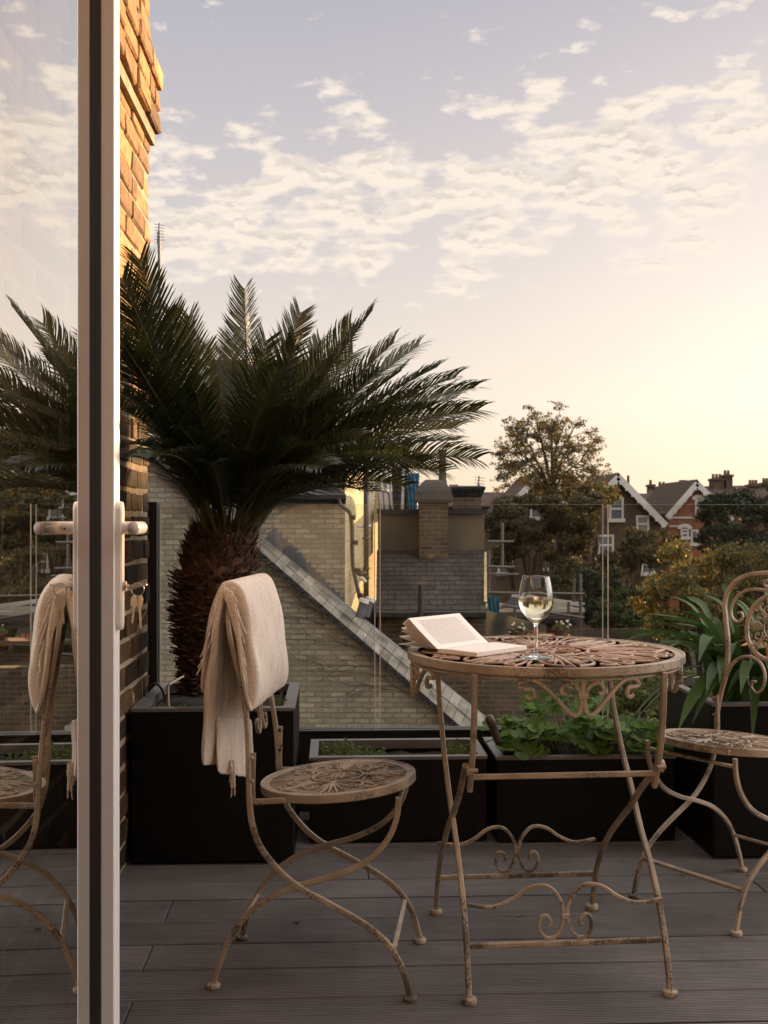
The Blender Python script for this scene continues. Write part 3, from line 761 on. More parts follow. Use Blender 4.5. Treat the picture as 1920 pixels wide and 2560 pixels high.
chair2.location = (0.978, 3.111, 0); chair2.rotation_euler = (0, 0, R(215.5))
for o in list(chair2.children):
    pass

# ---------------- folding table
TO = Vector((0.392, 2.742, 0)); TR_ = 0.088
TX = Vector((math.cos(TR_), math.sin(TR_), 0)); TY = Vector((-math.sin(TR_), math.cos(TR_), 0))
def TW(x, y, z): return TO + TX*x + TY*y + Vector((0, 0, z))
TH_ = 0.733
def table():
    t = thing('bistro_table', TO, 'round distressed iron bistro table with openwork top holding the book and wine glass', 'table')
    f = lambda x, y, z: TW(x, y, TH_ + z)
    rr = .3345
    tp = MB(); ring_prof(tp, rr*.925, rr, .017, f, n=96, lip=.006)
    # small octagon corner mark on the rim
    top = tp.build('tabletop', M['metal'], t)
    fg = MB(); filigree(fg, rr*.935, 8, f, th=.009, w=.66, pw=.55); fg.build('openwork', M['metal_rust'], top)
    # hoop below the top that carries the apron scrolls
    hp = MB(); hr = rr - .012
    hp.sweep([f(hr*math.cos(q), hr*math.sin(q), -.024) for q in np.linspace(0, 2*math.pi, 65)[:-1]], .006, .007, B=(0, 0, 1), closed=True)
    hp.build('under_ring', M['metal'], top)
    # apron scrolls: four groups around the edge
    def ap(ang, dx, dz): a = ang + dx/hr; return f(hr*math.cos(a), hr*math.sin(a), dz)
    for gi, ang in enumerate((-math.pi/2 + .03, 0.02, math.pi/2, math.pi + .02)):
        b = MB()
        for s in (1, -1):
            ctl = [(-.121, -.060), (-.113, -.066), (-.104, -.060), (-.108, -.045), (-.124, -.044), (-.136, -.056), (-.137, -.040), (-.124, -.027), (-.100, -.027), (-.076, -.044), (-.050, -.072), (-.028, -.096), (-.014, -.101), (-.005, -.088), (-.004, -.066), (-.010, -.044), (-.026, -.032), (-.042, -.036), (-.047, -.050), (-.036, -.056)]
            ctl = ctl[:5] + ctl[6:]
            pts = smoothpts([ap(ang, s*x*1.02, z) for x, z in ctl], 4)
            B_ = Vector((math.cos(ang), math.sin(ang), 0)); B_ = TX*B_.x + TY*B_.y
            b.sweep(pts, .0085, .010, B=B_)
        b.sweep([ap(ang, 0, -.020), ap(ang, 0, -.062)], .011, .011, B=B_)
        b.sweep([ap(ang, -.011, -.060), ap(ang, .011, -.060)], .010, .014, B=B_)
        b.build('apron_scroll', M['metal'], top)
    # leg frames
    def leg(pts, name, mat, par, w=.0142, foot=True):
        b = MB(); b.sweep(smoothpts([TW(*p) for p in pts], 6), w, .012, B=TX); lg = b.build(name, mat, par)
        if foot:
            e = TW(*pts[-1]); q = MB(); q.lathe([(.015, 0.0), (.0168, .001), (.0172, .008), (.0160, .012), (.009, .015)], c=(e.x, e.y, .0005), n=20); q.build('foot', mat, lg)
        return lg
    for xt, xf in ((-.232, -.2315), (.226, .219)):        # frame A: top at the back, feet in front
        leg([(xt, .235, .715), (xt, .215, .64), (xt, .175, .56), (xt, .105, .47), (xt, .02, .385), (xf, -.07, .315), (xf, -.150, .245), (xf, -.215, .165), (xf, -.255, .085), (xf, -.278, .012)], 'leg', M['metal'], t)
    for xt, xf in ((-.2165, -.229), (.2105, .196)):       # frame B: top in front, feet at the back, folding joint
        leg([(xt, -.262, .715), (xt, -.255, .62), (xt, -.232, .53), (xt, -.195, .445)], 'upper_leg', M['metal'], t, w=.018, foot=False)
        xm = (xt + xf)/2 + (-.009 if xt < 0 else -.008)
        leg([(xt - (.013 if xt < 0 else -.013), -.215, .505), (xm, -.150, .43), (xm, -.06, .362), (xm, .02, .310), (xf, .115, .245), (xf, .19, .175), (xf, .24, .100), (xf, .275, .012)], 'leg', M['metal'], t)
        h = MB(); h.sweep([TW(xt - .012 if xt < 0 else xt + .012, -.222, .495), TW(xt, -.222, .495)], .018, .022, B=(0, 0, 1)); h.sweep([TW(xt - .010, -.245, .50), TW(xt + .010, -.245, .50)], .009, .009, n=12)
        h.build('hinge', M['metal'], t)
    b = MB(); b.sweep([TW(-.212, -.212, .478), TW(.206, -.212, .478)], .013, .012, B=(0, 0, 1)); b.build('crossbar', M['metal'], t)
    # low stretchers with scroll decoration
    def deco(y, x0, x1, c, hw):
        zb = .107; b = MB(); b.sweep([TW(x0, y, zb), TW(x1, y, zb)], .012, .011, B=TY)
        cr = b.build('stretcher', M['metal'], t)
        k = hw/.228
        ctl = [(-.228, .199), (-.170, .192), (-.125, .207), (-.085, .232), (-.045, .236), (-.018, .214), (-.005, .185), (-.006, .155), (-.022, .124), (-.045, .120), (-.061, .140), (-.056, .166), (-.042, .168), (-.034, .155), (-.040, .146)]
        for s in (1, -1):
            d = MB(); d.sweep(smoothpts([TW(c + s*x*k, y, z) for x, z in ctl], 5), .0085, .009, B=TY, taper=lambda q: 1 - .12*q); d.build('scroll', M['metal'], cr)
        d = MB(); d.sweep([TW(c - .008, y, .168), TW(c + .008, y, .168)], .012, .014, B=TY)
        d.build('scroll_clasp', M['metal'], cr)
    deco(-.232, -.224, .213, -.006, .223); deco(.243, -.222, .190, -.0165, .212)
table()

# ---------------- open book on the table
def book():
    z0 = TH_ + .0045
    s0 = Vector((.128, 2.668, z0)); s1 = Vector((.262, 2.812, z0))
    e = (s1 - s0).normalized(); L = (s1 - s0).length
    wv = Vector((e.y, -e.x, 0))             # towards the viewer and right
    up = Vector((0, 0, 1))
    t = thing('open_book', (s0 + s1)/2, 'open paperback book with its pages fanning up on the left of the table top', 'book')
    a = MB()                                  # lying half
    w = .118
    prof = [(0, 0), (w, 0), (w, .0085), (.03, .0100), (.008, .0085), (0, .004)]
    a.prism([s0 + wv*x + up*(z + .0016) for x, z in prof], e*L)
    lyi = a.build('page_block', M['paper'], t)
    cv = MB(); cv.prism([s0 - e*.001 + wv*x + up*z for x, z in [(-.004, 0), (w + .002, 0), (w + .002, .0014), (-.004, .0014)]], e*(L + .002)); cv.build('cover', M['cover'], t)
    # raised block: sheets fanned between lean angles
    def sheet(mb, ang, curl, off=0.0, thick=.0002, W_=.116, skew=0.0, n=10, e0=0.0):
        pts = []
        for i in range(n+1):
            q = i/n; s = W_*q
            aa = ang + curl*(q - .25)
            pts.append((s, aa))
        x, z = off, .009; line = [(x, z)]
        for i in range(1, n+1):
            ds = pts[i][0] - pts[i-1][0]; aa = (pts[i][1] + pts[i-1][1])/2
            x -= ds*math.cos(aa); z += ds*math.sin(aa); line.append((x, z))
        vs = []
        for (x, z) in line:
            for q in (0, 1): vs.append(s0 + e*(L*q + e0*(x/W_)) + wv*x + up*z)
        mb.add(vs, [(2*i, 2*i+1, 2*i+3, 2*i+2) for i in range(n)])
        return line
    pg = MB()
    for k in range(26):
        sheet(pg, R(34 - k*.38), .10 + k*.004, off=-.0004*k)
    for k, (an, cu) in enumerate(((21, .1), (19.5, .12), (18, .05), (11, .0), (11, .02), (10, -.02), (1.5, -.02), (1, 0))):
        sheet(pg, R(an), cu, off=-.011 - .0005*k, W_=.115 - .002*(k % 3))
    rb = pg.build('raised_pages', M['paper'], t, smooth=False)
    top = MB(); line = sheet(top, R(34.6), .10, off=.0003); top.build('top_page', M['paper'], t, smooth=True)
    tx = MB(); rng = random.Random(3)
    # printed lines run along the page width; rows step along the spine direction
    def pt(s, q, lift=.0006):
        k = s*(len(line)-1); i = min(int(k), len(line)-2); fr = k - i
        x = line[i][0]*(1-fr) + line[i+1][0]*fr; z = line[i][1]*(1-fr) + line[i+1][1]*fr
        return s0 + e*(L*q) + wv*(x + lift*.6) + up*(z + lift)
    rows = 21
    for r in range(rows):
        s_ = .14 + .74*r/(rows-1)
        q = .12
        while q < .88:
            ln = rng.uniform(.018, .05); q2 = min(q + ln, .885); h = .0085
            tx.add([pt(s_, q), pt(s_, q2), pt(s_ + h, q2), pt(s_ + h, q)], [(0, 1, 2, 3)])
            q = q2 + .010
    tx.build('printed_text', M['ink'], t)
book()

# ---------------- wine glass
def wineglass():
    c = Vector((.349, 2.572, TH_ + .0045))
    t = thing('wine_glass', c, 'large stemmed wine glass part filled with white wine on the table', 'glass')
    gm, nt, b, o = new_mat('clear_crystal'); b.inputs['Base Color'].default_value = (1, 1, 1, 1); b.inputs['Transmission Weight'].default_value = 1; b.inputs['Roughness'].default_value = 0.0; b.inputs['IOR'].default_value = 1.5
    wm, nt, b, o = new_mat('white_wine'); b.inputs['Base Color'].default_value = (.99, .95, .76, 1); b.inputs['Transmission Weight'].default_value = 1; b.inputs['Roughness'].default_value = 0.0; b.inputs['IOR'].default_value = 1.34
    outp = [(.0002, 0), (.034, 0), (.0362, .0008), (.0362, .0016), (.030, .0028), (.012, .0055), (.0055, .010), (.0040, .020), (.0036, .045), (.0038, .066), (.0050, .076), (.0095, .083), (.020, .0905), (.0300, .1015), (.0368, .1150), (.0398, .1290), (.0396, .1430), (.0370, .1620), (.0335, .1790), (.0310, .1885)]
    op = [(p.x, p.y) for p in smoothpts([(r, h, 0) for r, h in outp], 4)]
    inn = [(r - .0009, h) for r, h in op if h >= .0905][::-1] 
    inn = [(r, h) for r, h in inn] + [(.012, .0868), (.0002, .0845)]
    prof = op + [(.0305, .1888)] + inn
    g_ = MB(); g_.lathe(prof, c=c, n=64); g_.build('glass_bowl', gm, t, smooth=True)
    lv = .1375
    wprof = [(.0002, .0843)] + [(.0123, .0866)] + [(r - .00085, h) for r, h in op if .0905 <= h <= lv]
    r_top = wprof[-1][0]; wprof += [(r_top, lv), (r_top*.9, lv - .0004), (.0002, lv - .0004)]
    w_ = MB(); w_.lathe(wprof, c=c, n=64); w_.build('white_wine', wm, t, smooth=False)
wineglass()

# ---------------- folded blanket over the left chair back
def blanket():
    rng = random.Random(5)
    base = CO
    t = thing('folded_blanket', CO + CF*-.20 + Vector((0, 0, .60)), 'beige fringed wool blanket folded over the back of the left chair', 'blanket')
    def PL(u, v): p = cl(u, v, -.17); return (p.x, p.z)
    y0, y1 = -.178, .165
    def W_(x, y, z): return CO + CF*x + CS*y + Vector((0, 0, z))
    def sweep_prof(mb, prof, ya, yb, n=60, amp=.004, seed=0, closed=True, round_=.02, lean=0.0, drop=0.0, zt=.90):
        r_ = random.Random(seed); ph = [r_.uniform(0, 6) for _ in range(8)]
        K = len(prof); cx = sum(p[0] for p in prof)/K; cz = sum(p[1] for p in prof)/K
        vs = []; nrm = []
        ar = sum(prof[k][0]*prof[(k+1) % K][1] - prof[(k+1) % K][0]*prof[k][1] for k in range(K)); sg = 1 if ar > 0 else -1
        for k in range(K):
            a, b = prof[k-1], prof[(k+1) % K]; tx, tz = b[0]-a[0], b[1]-a[1]; l = math.hypot(tx, tz) or 1; nrm.append((-tz/l*sg, tx/l*sg))
        for i in range(n+1):
            q = i/n; q = .5 - .5*math.cos(math.pi*q) if False else (q if .12 < q < .88 else q); y = ya + (yb - ya)*q
            e_ = min(1.0, min(q, 1-q)*(yb-ya)/.013); ins = .0062*(1 - math.sqrt(max(0, 1-(1-e_)**2)))
            ed = min(q, 1-q)*(yb-ya)/round_; ed = min(1.0, ed); sh = 1 - (1-math.sqrt(max(0, 1-(1-ed)**2)))*.12
            for k, (x, z) in enumerate(prof):
                w = math.sin(17*q + ph[0] + z*6)*.5 + math.sin(41*q + ph[1] + z*12 + 1.5*math.sin(z*17))*.32 + math.sin(9*q + z*40 + ph[2])*.35 + math.sin(73*q + ph[3] - z*21)*.16
                dx = x - cx; dz = z - cz
                # towards the nearest profile centreline is unknown: squeeze horizontally only
                x += nrm[k][0]*ins; z += nrm[k][1]*ins
                vs.append(W_(x + w*amp + lean*q, y, z + .3*w*amp - drop*q*max(0, (zt - z)/(zt - .525))))
        fs = []
        for i in range(n):
            for k in range(K):
                k2 = (k+1) % K; fs.append((i*K+k, i*K+k2, (i+1)*K+k2, (i+1)*K+k))
        fs.append(tuple(range(K))[::-1]); fs.append(tuple(range(n*K, (n+1)*K)))
        mb.add(vs, fs)
    def loop(px, per=5): 
        return [(p.x, p.y) for p in smoothpts([(*PL(u, v), 0) for u, v in px], per, closed=True)]
    # layer 1: outer sheet, front flap (bright) over the top and down the back
    A = loop([(476, 1262), (497, 1254), (516, 1260), (531, 1284), (544, 1335), (553, 1400), (558, 1462), (556, 1508), (547, 1534), (540, 1527), (536, 1490), (532, 1440), (527, 1390), (520, 1340), (509, 1302), (493, 1284), (478, 1288)])
    B = loop([(480, 1276), (492, 1268), (508, 1280), (517, 1320), (526, 1380), (531, 1440), (537, 1500), (545, 1531), (537, 1536), (529, 1512), (521, 1470), (512, 1400), (504, 1340), (494, 1300)])
    C = loop([(470, 1268), (482, 1264), (486, 1282), (476, 1330), (466, 1400), (458, 1480), (452, 1560), (449, 1642), (440, 1646), (438, 1600), (441, 1520), (446, 1440), (454, 1350), (461, 1295)])
    D = loop([(463, 1276), (472, 1266), (474, 1285), (462, 1340), (448, 1410), (438, 1490), (430, 1492), (431, 1450), (440, 1370), (452, 1305)])
    E = loop([(455, 1560), (462, 1560), (463, 1600), (465, 1668), (459, 1668), (456, 1620)])
    def lay(prof, ya, yb, amp, seed, lean=0.0, drop=0.0):
        m = MB(); sweep_prof(m, prof, ya, yb, amp=amp, seed=seed, lean=lean, drop=drop); o = m.build('folded_layer', M['wool'], t, smooth=True)
        md = o.modifiers.new('soft', 'SUBSURF'); md.levels = 1; md.render_levels = 1
        return o
    lay(A, -.172, .195, .0046, 1); lay(B, -.176, .150, .0016, 2); lay(C, -.174, .160, 0.0052, 3, lean=.012, drop=.065); lay(D, -.160, .172, 0.0055, 4, lean=-.004, drop=.03); lay(E, -.140, .162, 0.0055, 6, lean=.018, drop=.075)
    # crown bridging the layers over the top rail
    # fringe strands
    fr = MB()
    def strand(p, q, sag, w=.0032):
        p = Vector(p); q = Vector(q); m = (p+q)/2 + Vector(sag)
        pts = smoothpts([p, m, q], 5)
        pts = [a + Vector((rng.uniform(-.0012, .0012), rng.uniform(-.0012, .0012), 0)) for a in pts]
        fr.sweep(pts, w, w, n=6, taper=lambda s: 1.0 + .25*math.sin(s*30))
    for i in range(9):       # hanging tassels below the hem
        a = cl(494 + i*1.6 + rng.uniform(-1, 1), 1642, -.06); L_ = rng.uniform(.05, .10) if i < 8 else .03
        strand(W_(a.x, -.06 + rng.uniform(-.01, .01), a.z), W_(a.x + rng.uniform(-.003, .006), -.06 + rng.uniform(-.01, .01), a.z - L_), (rng.uniform(-.002, .002), 0, 0))
    fr.build('fringe', M['wool'], t); fr = MB()
    for (u, v, u2, v2) in ((468, 1290, 452, 1345), (463, 1305, 446, 1372), (457, 1330, 440, 1398), (452, 1350, 433, 1420), (447, 1380, 428, 1442), (443, 1400, 424, 1458), (461, 1345, 449, 1402)):
        a = cl(u, v, -.172); b = cl(u2, v2, -.180); strand(W_(*a), W_(*b), (.004, -.006, -.004), .0031)
    fr.build('fringe', M['wool'], t); fr = MB()
    for (u, v, u2, v2) in ((505, 1292, 520, 1345), (512, 1320, 533, 1372), (514, 1335, 527, 1390), (519, 1380, 531, 1436), (524, 1400, 529, 1450), (528, 1440, 534, 1485), (498, 1278, 515, 1300), (494, 1272, 507, 1268)):
        a = cl(u, v, -.192); b = cl(u2, v2, -.190); strand(W_(*a), W_(*b), (.002, -.004, -.003), .0031)
    fr.build('fringe', M['wool'], t)
blanket()
# ================================================================ PLANTS ON THE TERRACE
# ---------------- cycad
def cycad():
    base = P(474, 1476, 3.70); base.z = .438
    t = thing('cycad', base, 'large cycad palm with shaggy brown trunk and stiff dark fronds, in the tall left planter', 'palm')
    rng = random.Random(21)
    D0 = 3.70
    # trunk
    axis = [(420, 1500), (428, 1450), (440, 1390), (452, 1320), (466, 1250), (478, 1180), (482, 1140)]
    rad = [.036, .050, .082, .118, .136, .130, .105]
    ax = smoothpts([P(u, v, D0) for u, v in axis], 5); rr = [float(np.interp(i/(len(ax)-1), np.linspace(0, 1, 7), rad)) for i in range(len(ax))]
    tr = MB(); n = 28; vs = []
    for p, r in zip(ax, rr):
        for i in range(n):
            a = 2*math.pi*i/n; q = r*.86*(1 + rng.uniform(-.05, .05)); vs.append((p.x + q*math.cos(a), p.y + q*math.sin(a), p.z))
    tr.add(vs, [(j*n+i, j*n+(i+1) % n, (j+1)*n+(i+1) % n, (j+1)*n+i) for j in range(len(ax)-1) for i in range(n)])
    for k in range(1150):      # old leaf bases
        f = (k + rng.random())/1150; a = k*2.39996
        i = min(int(f*(len(ax)-1)), len(ax)-2); fr = f*(len(ax)-1) - i
        p = ax[i].lerp(ax[i+1], fr); r = rr[i]*(1-fr) + rr[i+1]*fr
        d = Vector((math.cos(a), math.sin(a), 0)); up = Vector((0, 0, 1)); sd = up.cross(d)
        s = p + d*(r*.80); L = rng.uniform(.028, .052)*(1.15 if .25 < f < .8 else .85); tilt = rng.uniform(-.1, .9) if f < .7 else rng.uniform(.8, 2.2)
        e = s + (d + up*tilt + sd*rng.uniform(-.35, .35)).normalized()*L
        w = rng.uniform(.006, .011); w2 = w*rng.uniform(.35, .8); th = .004
        e2 = up*th
        tr.add([s - sd*w - e2, s + sd*w - e2, s + sd*w + e2, s - sd*w + e2, e - sd*w2 - e2*.4, e + sd*w2 - e2*.4, e + sd*w2 + e2*.4, e - sd*w2 + e2*.4],
               [(0, 1, 5, 4), (1, 2, 6, 5), (2, 3, 7, 6), (3, 0, 4, 7), (4, 5, 6, 7)])
    for k in range(260):       # fibres at the neck
        a = rng.uniform(0, 6.283); p = ax[-3].lerp(ax[-1], rng.random()); d = Vector((math.cos(a), math.sin(a), 0))
        s = p + d*rng.uniform(.06, .115); e = s + Vector((d.x*.25, d.y*.25, 1)).normalized()*rng.uniform(.03, .075) + Vector((rng.uniform(-.015, .015), rng.uniform(-.015, .015), 0))
        sd = Vector((-d.y, d.x, 0))*.0025; tr.add([s - sd, s + sd, e + sd*.3, e - sd*.3], [(0, 1, 2, 3)])
    tr.build('trunk', M['cycadtrunk'], t)
    crown = ax[-1]
    tips = [(528, 622, 3.66, .25), (650, 672, 3.84, .3), (408, 682, 3.60, .2), (806, 668, 3.60, .35), (500, 728, 3.95, .2), (694, 735, 3.95, .35), (853, 738, 3.72, .5),
            (868, 800, 3.45, .5), (946, 792, 3.84, .8), (1026, 838, 3.72, .9), (1032, 886, 3.48, 1.0), (1033, 992, 3.76, 1.1), (985, 925, 3.25, 1.1), (575, 735, 3.30, .4),
            (738, 855, 3.3, .8), (655, 955, 3.2, 1.1), (868, 985, 3.10, 1.1), (880, 1050, 3.52, 1.3), (800, 1062, 3.28, 1.3), (915, 1000, 3.95, 1.2),
            (300, 556, 3.05, .25), (262, 600, 3.00, .3), (282, 668, 3.20, .4), (262, 760, 3.02, .6), (264, 850, 2.96, .8), (276, 960, 2.94, 1.2), (318, 990, 2.90, 1.2),
            (372, 668, 3.45, .3), (425, 850, 3.3, .5), (560, 975, 3.25, 1.1), (455, 1000, 3.2, 1.2), (398, 930, 3.15, .9),
            (600, 800, 3.10, .5), (445, 745, 3.92, .3), (560, 790, 4.1, .4), (700, 820, 3.3, .7), (800, 900, 3.95, .9), (765, 760, 3.95, .4), (610, 870, 3.3, .7)]
    tips += [(905, 745, 3.9, .5), (760, 705, 3.75, .35), (985, 815, 3.95, .8), (985, 860, 3.6, .9), (930, 880, 3.4, .9), (990, 950, 3.6, 1.0), (900, 850, 3.95, .8), (720, 780, 3.5, .5), (820, 800, 3.35, .6), (640, 735, 3.6, .35), (770, 950, 3.2, 1.0), (960, 1020, 3.6, 1.2), (700, 1010, 3.1, 1.2)]
    tips += [(235, 700, 2.92, .5), (222, 860, 2.90, .9), (240, 990, 2.92, 1.2)]
    for k, (u, v, d, droop) in enumerate(tips):
        T = P(u, v, d); out = (T - crown); oh = Vector((out.x, out.y, 0)); ohn = oh.normalized() if oh.length > .02 else Vector((0, -1, 0))
        B = crown + ohn*rng.uniform(.03, .085) + Vector((rng.uniform(-.02, .02), rng.uniform(-.02, .02), rng.uniform(-.06, -.01)))
        L = (T - B).length
        c1 = B + Vector((out.x*.27, out.y*.27, out.z*.30 + L*(.07 + .15*min(1, droop))))
        c2 = B + (T - B)*.68 + Vector((0, 0, L*(.01 + .115*droop)))
        n = 40; pts = []
        for i in range(n+1):
            q = i/n; pts.append(B*(1-q)**3 + c1*3*q*(1-q)**2 + c2*3*q*q*(1-q) + T*q**3)
        ra = MB(); ra.sweep(pts, .010, .009, n=6, taper=lambda q: 1.25 - 1.1*q)
        fo = ra.build('frond', M['rachis'], t)
        lf = MB(); cum = [0]
        for i in range(n): cum.append(cum[-1] + (pts[i+1]-pts[i]).length)
        tot = cum[-1]; s = tot*.20; side_up = None
        bend = rng.uniform(-.12, .22); vee = rng.uniform(.30, .55); roll = rng.uniform(-.75, .75)*min(1, abs(ohn.x)*1.3)
        while s < tot*.995:
            q = s/tot; i = max(0, min(n-1, int(np.searchsorted(cum, s)) - 1)); fr_ = (s - cum[i])/(cum[i+1]-cum[i]); p = pts[i].lerp(pts[i+1], fr_)
            T_ = (pts[min(n, i+1)] - pts[max(0, i-1)]).normalized()
            sd = Vector((-ohn.y, ohn.x, 0)) if droop > .4 or k % 3 == 0 else Vector((1, .25*math.sin(k), 0)); sd = (sd - T_*sd.dot(T_)).normalized(); nm = T_.cross(sd).normalized()
            if nm.z < 0 and abs(T_.z) < .8: nm = -nm
            if abs(T_.z) >= .8 and nm.dot(ohn) > 0: nm = -nm
            sd, nm = (sd*math.cos(roll) + nm*math.sin(roll)), (nm*math.cos(roll) - sd*math.sin(roll))
            x = (q - .20)/.80
            ln = (.070 + .068*math.sin(math.pi*min(1, x*.9 + .10))**.8)*rng.uniform(.84, 1.12)*(1.0 if rng.random() > .03 else .5)*min(1.0, .55 + tot*.5)
            if x < .12: ln *= .4 + x*5
            fwd = .60 + .60*x*x + rng.uniform(-.14, .14) + bend
            for sg in (1, -1):
                dd = (sd*sg*.88 + nm*(vee + rng.uniform(-.10, .10)) + T_*fwd).normalized()
                curl = (T_*.25 - nm*.55 - Vector((0, 0, .22)))*ln*.32
                a0 = p; a1 = p + dd*ln*.4 + curl*.05; a2 = p + dd*ln*.75 + curl*.42; a3 = p + dd*ln + curl*1.05
                wv = T_*.0031 - dd*0; w2 = (T_ - dd*T_.dot(dd)).normalized()*.0026
                lf.add([a0 - w2*.8, a0 + w2*.8, a1 + w2, a1 - w2, a2 + w2*.8, a2 - w2*.8, a3], [(0, 1, 2, 3), (3, 2, 4, 5), (5, 4, 6)])
            s += .0066*rng.uniform(.8, 1.2)
        lf.build('leaflets', M['frond'], fo)
cycad()

# ---------------- strap leaved clumps in the right planter
def strap(name, c, label, tips, seed, yellow=()):
    t = thing(name, c, label, 'plant', 'strap leaved plants in the right planter')
    rng = random.Random(seed); mb = MB(); yb = MB()
    for k, (u, v, d, w) in enumerate(tips):
        T = P(u, v, d); B = c + Vector((rng.uniform(-.05, .05), rng.uniform(-.05, .05), 0)); out = T - B; h = Vector((out.x, out.y, 0))
        L = out.length; rise = max(out.z, 0)
        c1 = B + h*.12 + Vector((0, 0, max(.18, rise*.75 + .10))); 
        c2 = B + h*.62 + Vector((0, 0, max(.16, rise + .12) if out.z < .22 else out.z*.95))
        n = 14; vs = []; w = w*.86; m = yb if k in yellow else mb
        pts = [B*(1-q)**3 + c1*3*q*(1-q)**2 + c2*3*q*q*(1-q) + T*q**3 for q in [i/n for i in range(n+1)]]
        for i, p in enumerate(pts):
            q = i/n; tg = (pts[min(n, i+1)] - pts[max(0, i-1)]).normalized()
            sd = tg.cross(Vector((0, 0, 1))); 
            if sd.length < .1: sd = Vector((1, 0, 0))
            sd.normalize(); nm = sd.cross(tg)
            tw = (k*1.7 % 1.2 - .6)*q; sd2 = sd*math.cos(tw) + nm*math.sin(tw); nm2 = nm*math.cos(tw) - sd*math.sin(tw)
            ww = w*(.55 + .6*math.sin(math.pi*min(1, .18 + q*.72)))*(1 if q < .78 else max(.04, 1 - ((q-.78)/.22)**1.7))*.5
            vs += [p - sd2*ww, p + nm2*-.16*ww*2, p + sd2*ww]
        m.add(vs, [(3*i+a, 3*i+a+1, 3*i+a+4, 3*i+a+3) for i in range(n) for a in (0, 1)])
    mb.build('foliage', M['strap'], t, smooth=True)
    if yellow: tag(yb.build('foliage', M['yellowleaf'], t, smooth=True), label='yellowed dying leaves')
    return t
d = 3.6
T1 = [(1316, 1365, 3.45, .034), (1437, 1285, 3.7, .036), (1560, 1262, 3.75, .030), (1350, 1372, 3.6, .030), (1392, 1392, 3.5, .028), (1370, 1560, 3.35, .030), (1345, 1585, 3.5, .020), (1465, 1578, 3.25, .040), (1495, 1565, 3.30, .034), (1525, 1500, 3.2, .036),
      (1408, 1440, 3.3, .036), (1400, 1325, 3.65, .032), (1482, 1288, 3.75, .034), (1500, 1345, 3.8, .030), (1530, 1330, 3.75, .034), (1470, 1320, 3.5, .030), (1545, 1395, 3.4, .034), (1575, 1440, 3.3, .036), (1400, 1500, 3.6, .030), (1420, 1400, 3.8, .03), (1590, 1365, 3.6, .034), (1510, 1430, 3.2, .036), (1460, 1410, 3.2, .040), (1450, 1345, 3.75, .032), (1330, 1400, 3.7, .026), (1555, 1480, 3.25, .03), (1380, 1420, 3.85, .03), (1352, 1338, 3.7, .028), (1522, 1285, 3.7, .032), (1432, 1335, 3.55, .032)]
strap('strap_leaf_plant', Hs(HX(1541, PL4_Y) + .11, PL4_Y + .17, .44), 'arching green strap leaves spilling from the left corner of the right planter', T1, 2, yellow=())
T2 = [(1610, 1290, 3.7, .034), (1650, 1270, 3.75, .034), (1690, 1300, 3.6, .034), (1740, 1350, 3.6, .034), (1600, 1500, 3.2, .036), (1625, 1610, 3.2, .03), (1575, 1290, 3.8, .034), (1640, 1400, 3.2, .036), (1580, 1350, 3.5, .034), (1700, 1450, 3.3, .034), (1560, 1420, 3.6, .03), (1655, 1345, 3.5, .034), (1620, 1330, 3.9, .03), (1590, 1300, 4.0, .03), (1670, 1480, 3.3, .034), (1720, 1400, 3.9, .034), (1570, 1500, 3.4, .03), (1640, 1440, 3.8, .034), (1600, 1395, 3.3, .034), (1630, 1360, 3.45, .03), (1535, 1600, 3.5, .03)]
strap('strap_leaf_plant', Hs(HX(1541, PL4_Y) + .27, PL4_Y + .24, .44), 'strap leaved clump with two yellowed leaves, behind the right chair back', T2, 7, yellow=(10, 18))

# ---------------- thyme clumps
def thyme(c, r, n, hmax, label, seed):
    t = thing('thyme_plant', c, label, 'herb', 'small thyme plants')
    rng = random.Random(seed); st = MB(); lf = MB()
    for k in range(n):
        a = rng.uniform(0, 6.283); q = math.sqrt(rng.random()); b = c + Vector((r[0]*q*math.cos(a), r[1]*q*math.sin(a), rng.uniform(-.004, .004)))
        h = hmax*1.3*rng.uniform(.45, 1.0)*(1.15 - .5*q); tilt = Vector((rng.uniform(-.4, .4), rng.uniform(-.4, .4), 1)).normalized()
        st.sweep([b, b + tilt*h*.5 + Vector((0, 0, .002)), b + tilt*h], .0014, .0014, n=4)
        m = int(h/.0036)
        for i in range(m):
            p = b + tilt*h*(i + 1)/m
            for s in range(3):
                an = rng.uniform(0, 6.283); d_ = Vector((math.cos(an), math.sin(an), rng.uniform(.2, .9))).normalized(); L = rng.uniform(.0045, .0085); sd = d_.orthogonal().normalized()*L*.32
                lf.add([p, p + d_*L*.5 + sd, p + d_*L, p + d_*L*.5 - sd], [(0, 1, 2, 3)])
    st.build('stem', M['stem'], t); lf.build('foliage', M['herb'], t)
def HSX(u, yy, z): return Hs(HX(u, yy), yy, z)
thyme(HSX(742, PL2_Y + .12, .24), (.085, .08), 120, .062, 'largest thyme clump, at the left end of the low trough planter', 1)
thyme(HSX(815, PL2_Y + .11, .24), (.028, .05), 24, .048, 'tiny thyme sprig beside the big clump in the low trough planter', 2)
thyme(HSX(985, PL2_Y + .12, .24), (.045, .06), 60, .055, 'thyme clump at the right end of the low trough planter, by the table leg', 3)
thyme(HSX(354, PL_Y + .09, .436), (.045, .03), 46, .038, 'low thyme clump in the left front corner of the cycad planter', 4)
thyme(HSX(398, PL_Y + .09, .436), (.025, .03), 24, .040, 'small thyme sprigs just left of the cycad trunk', 5)
thyme(HSX(603, PL_Y + .13, .436), (.022, .05), 40, .045, 'thyme clump in the right corner of the cycad planter, under the blanket', 6)

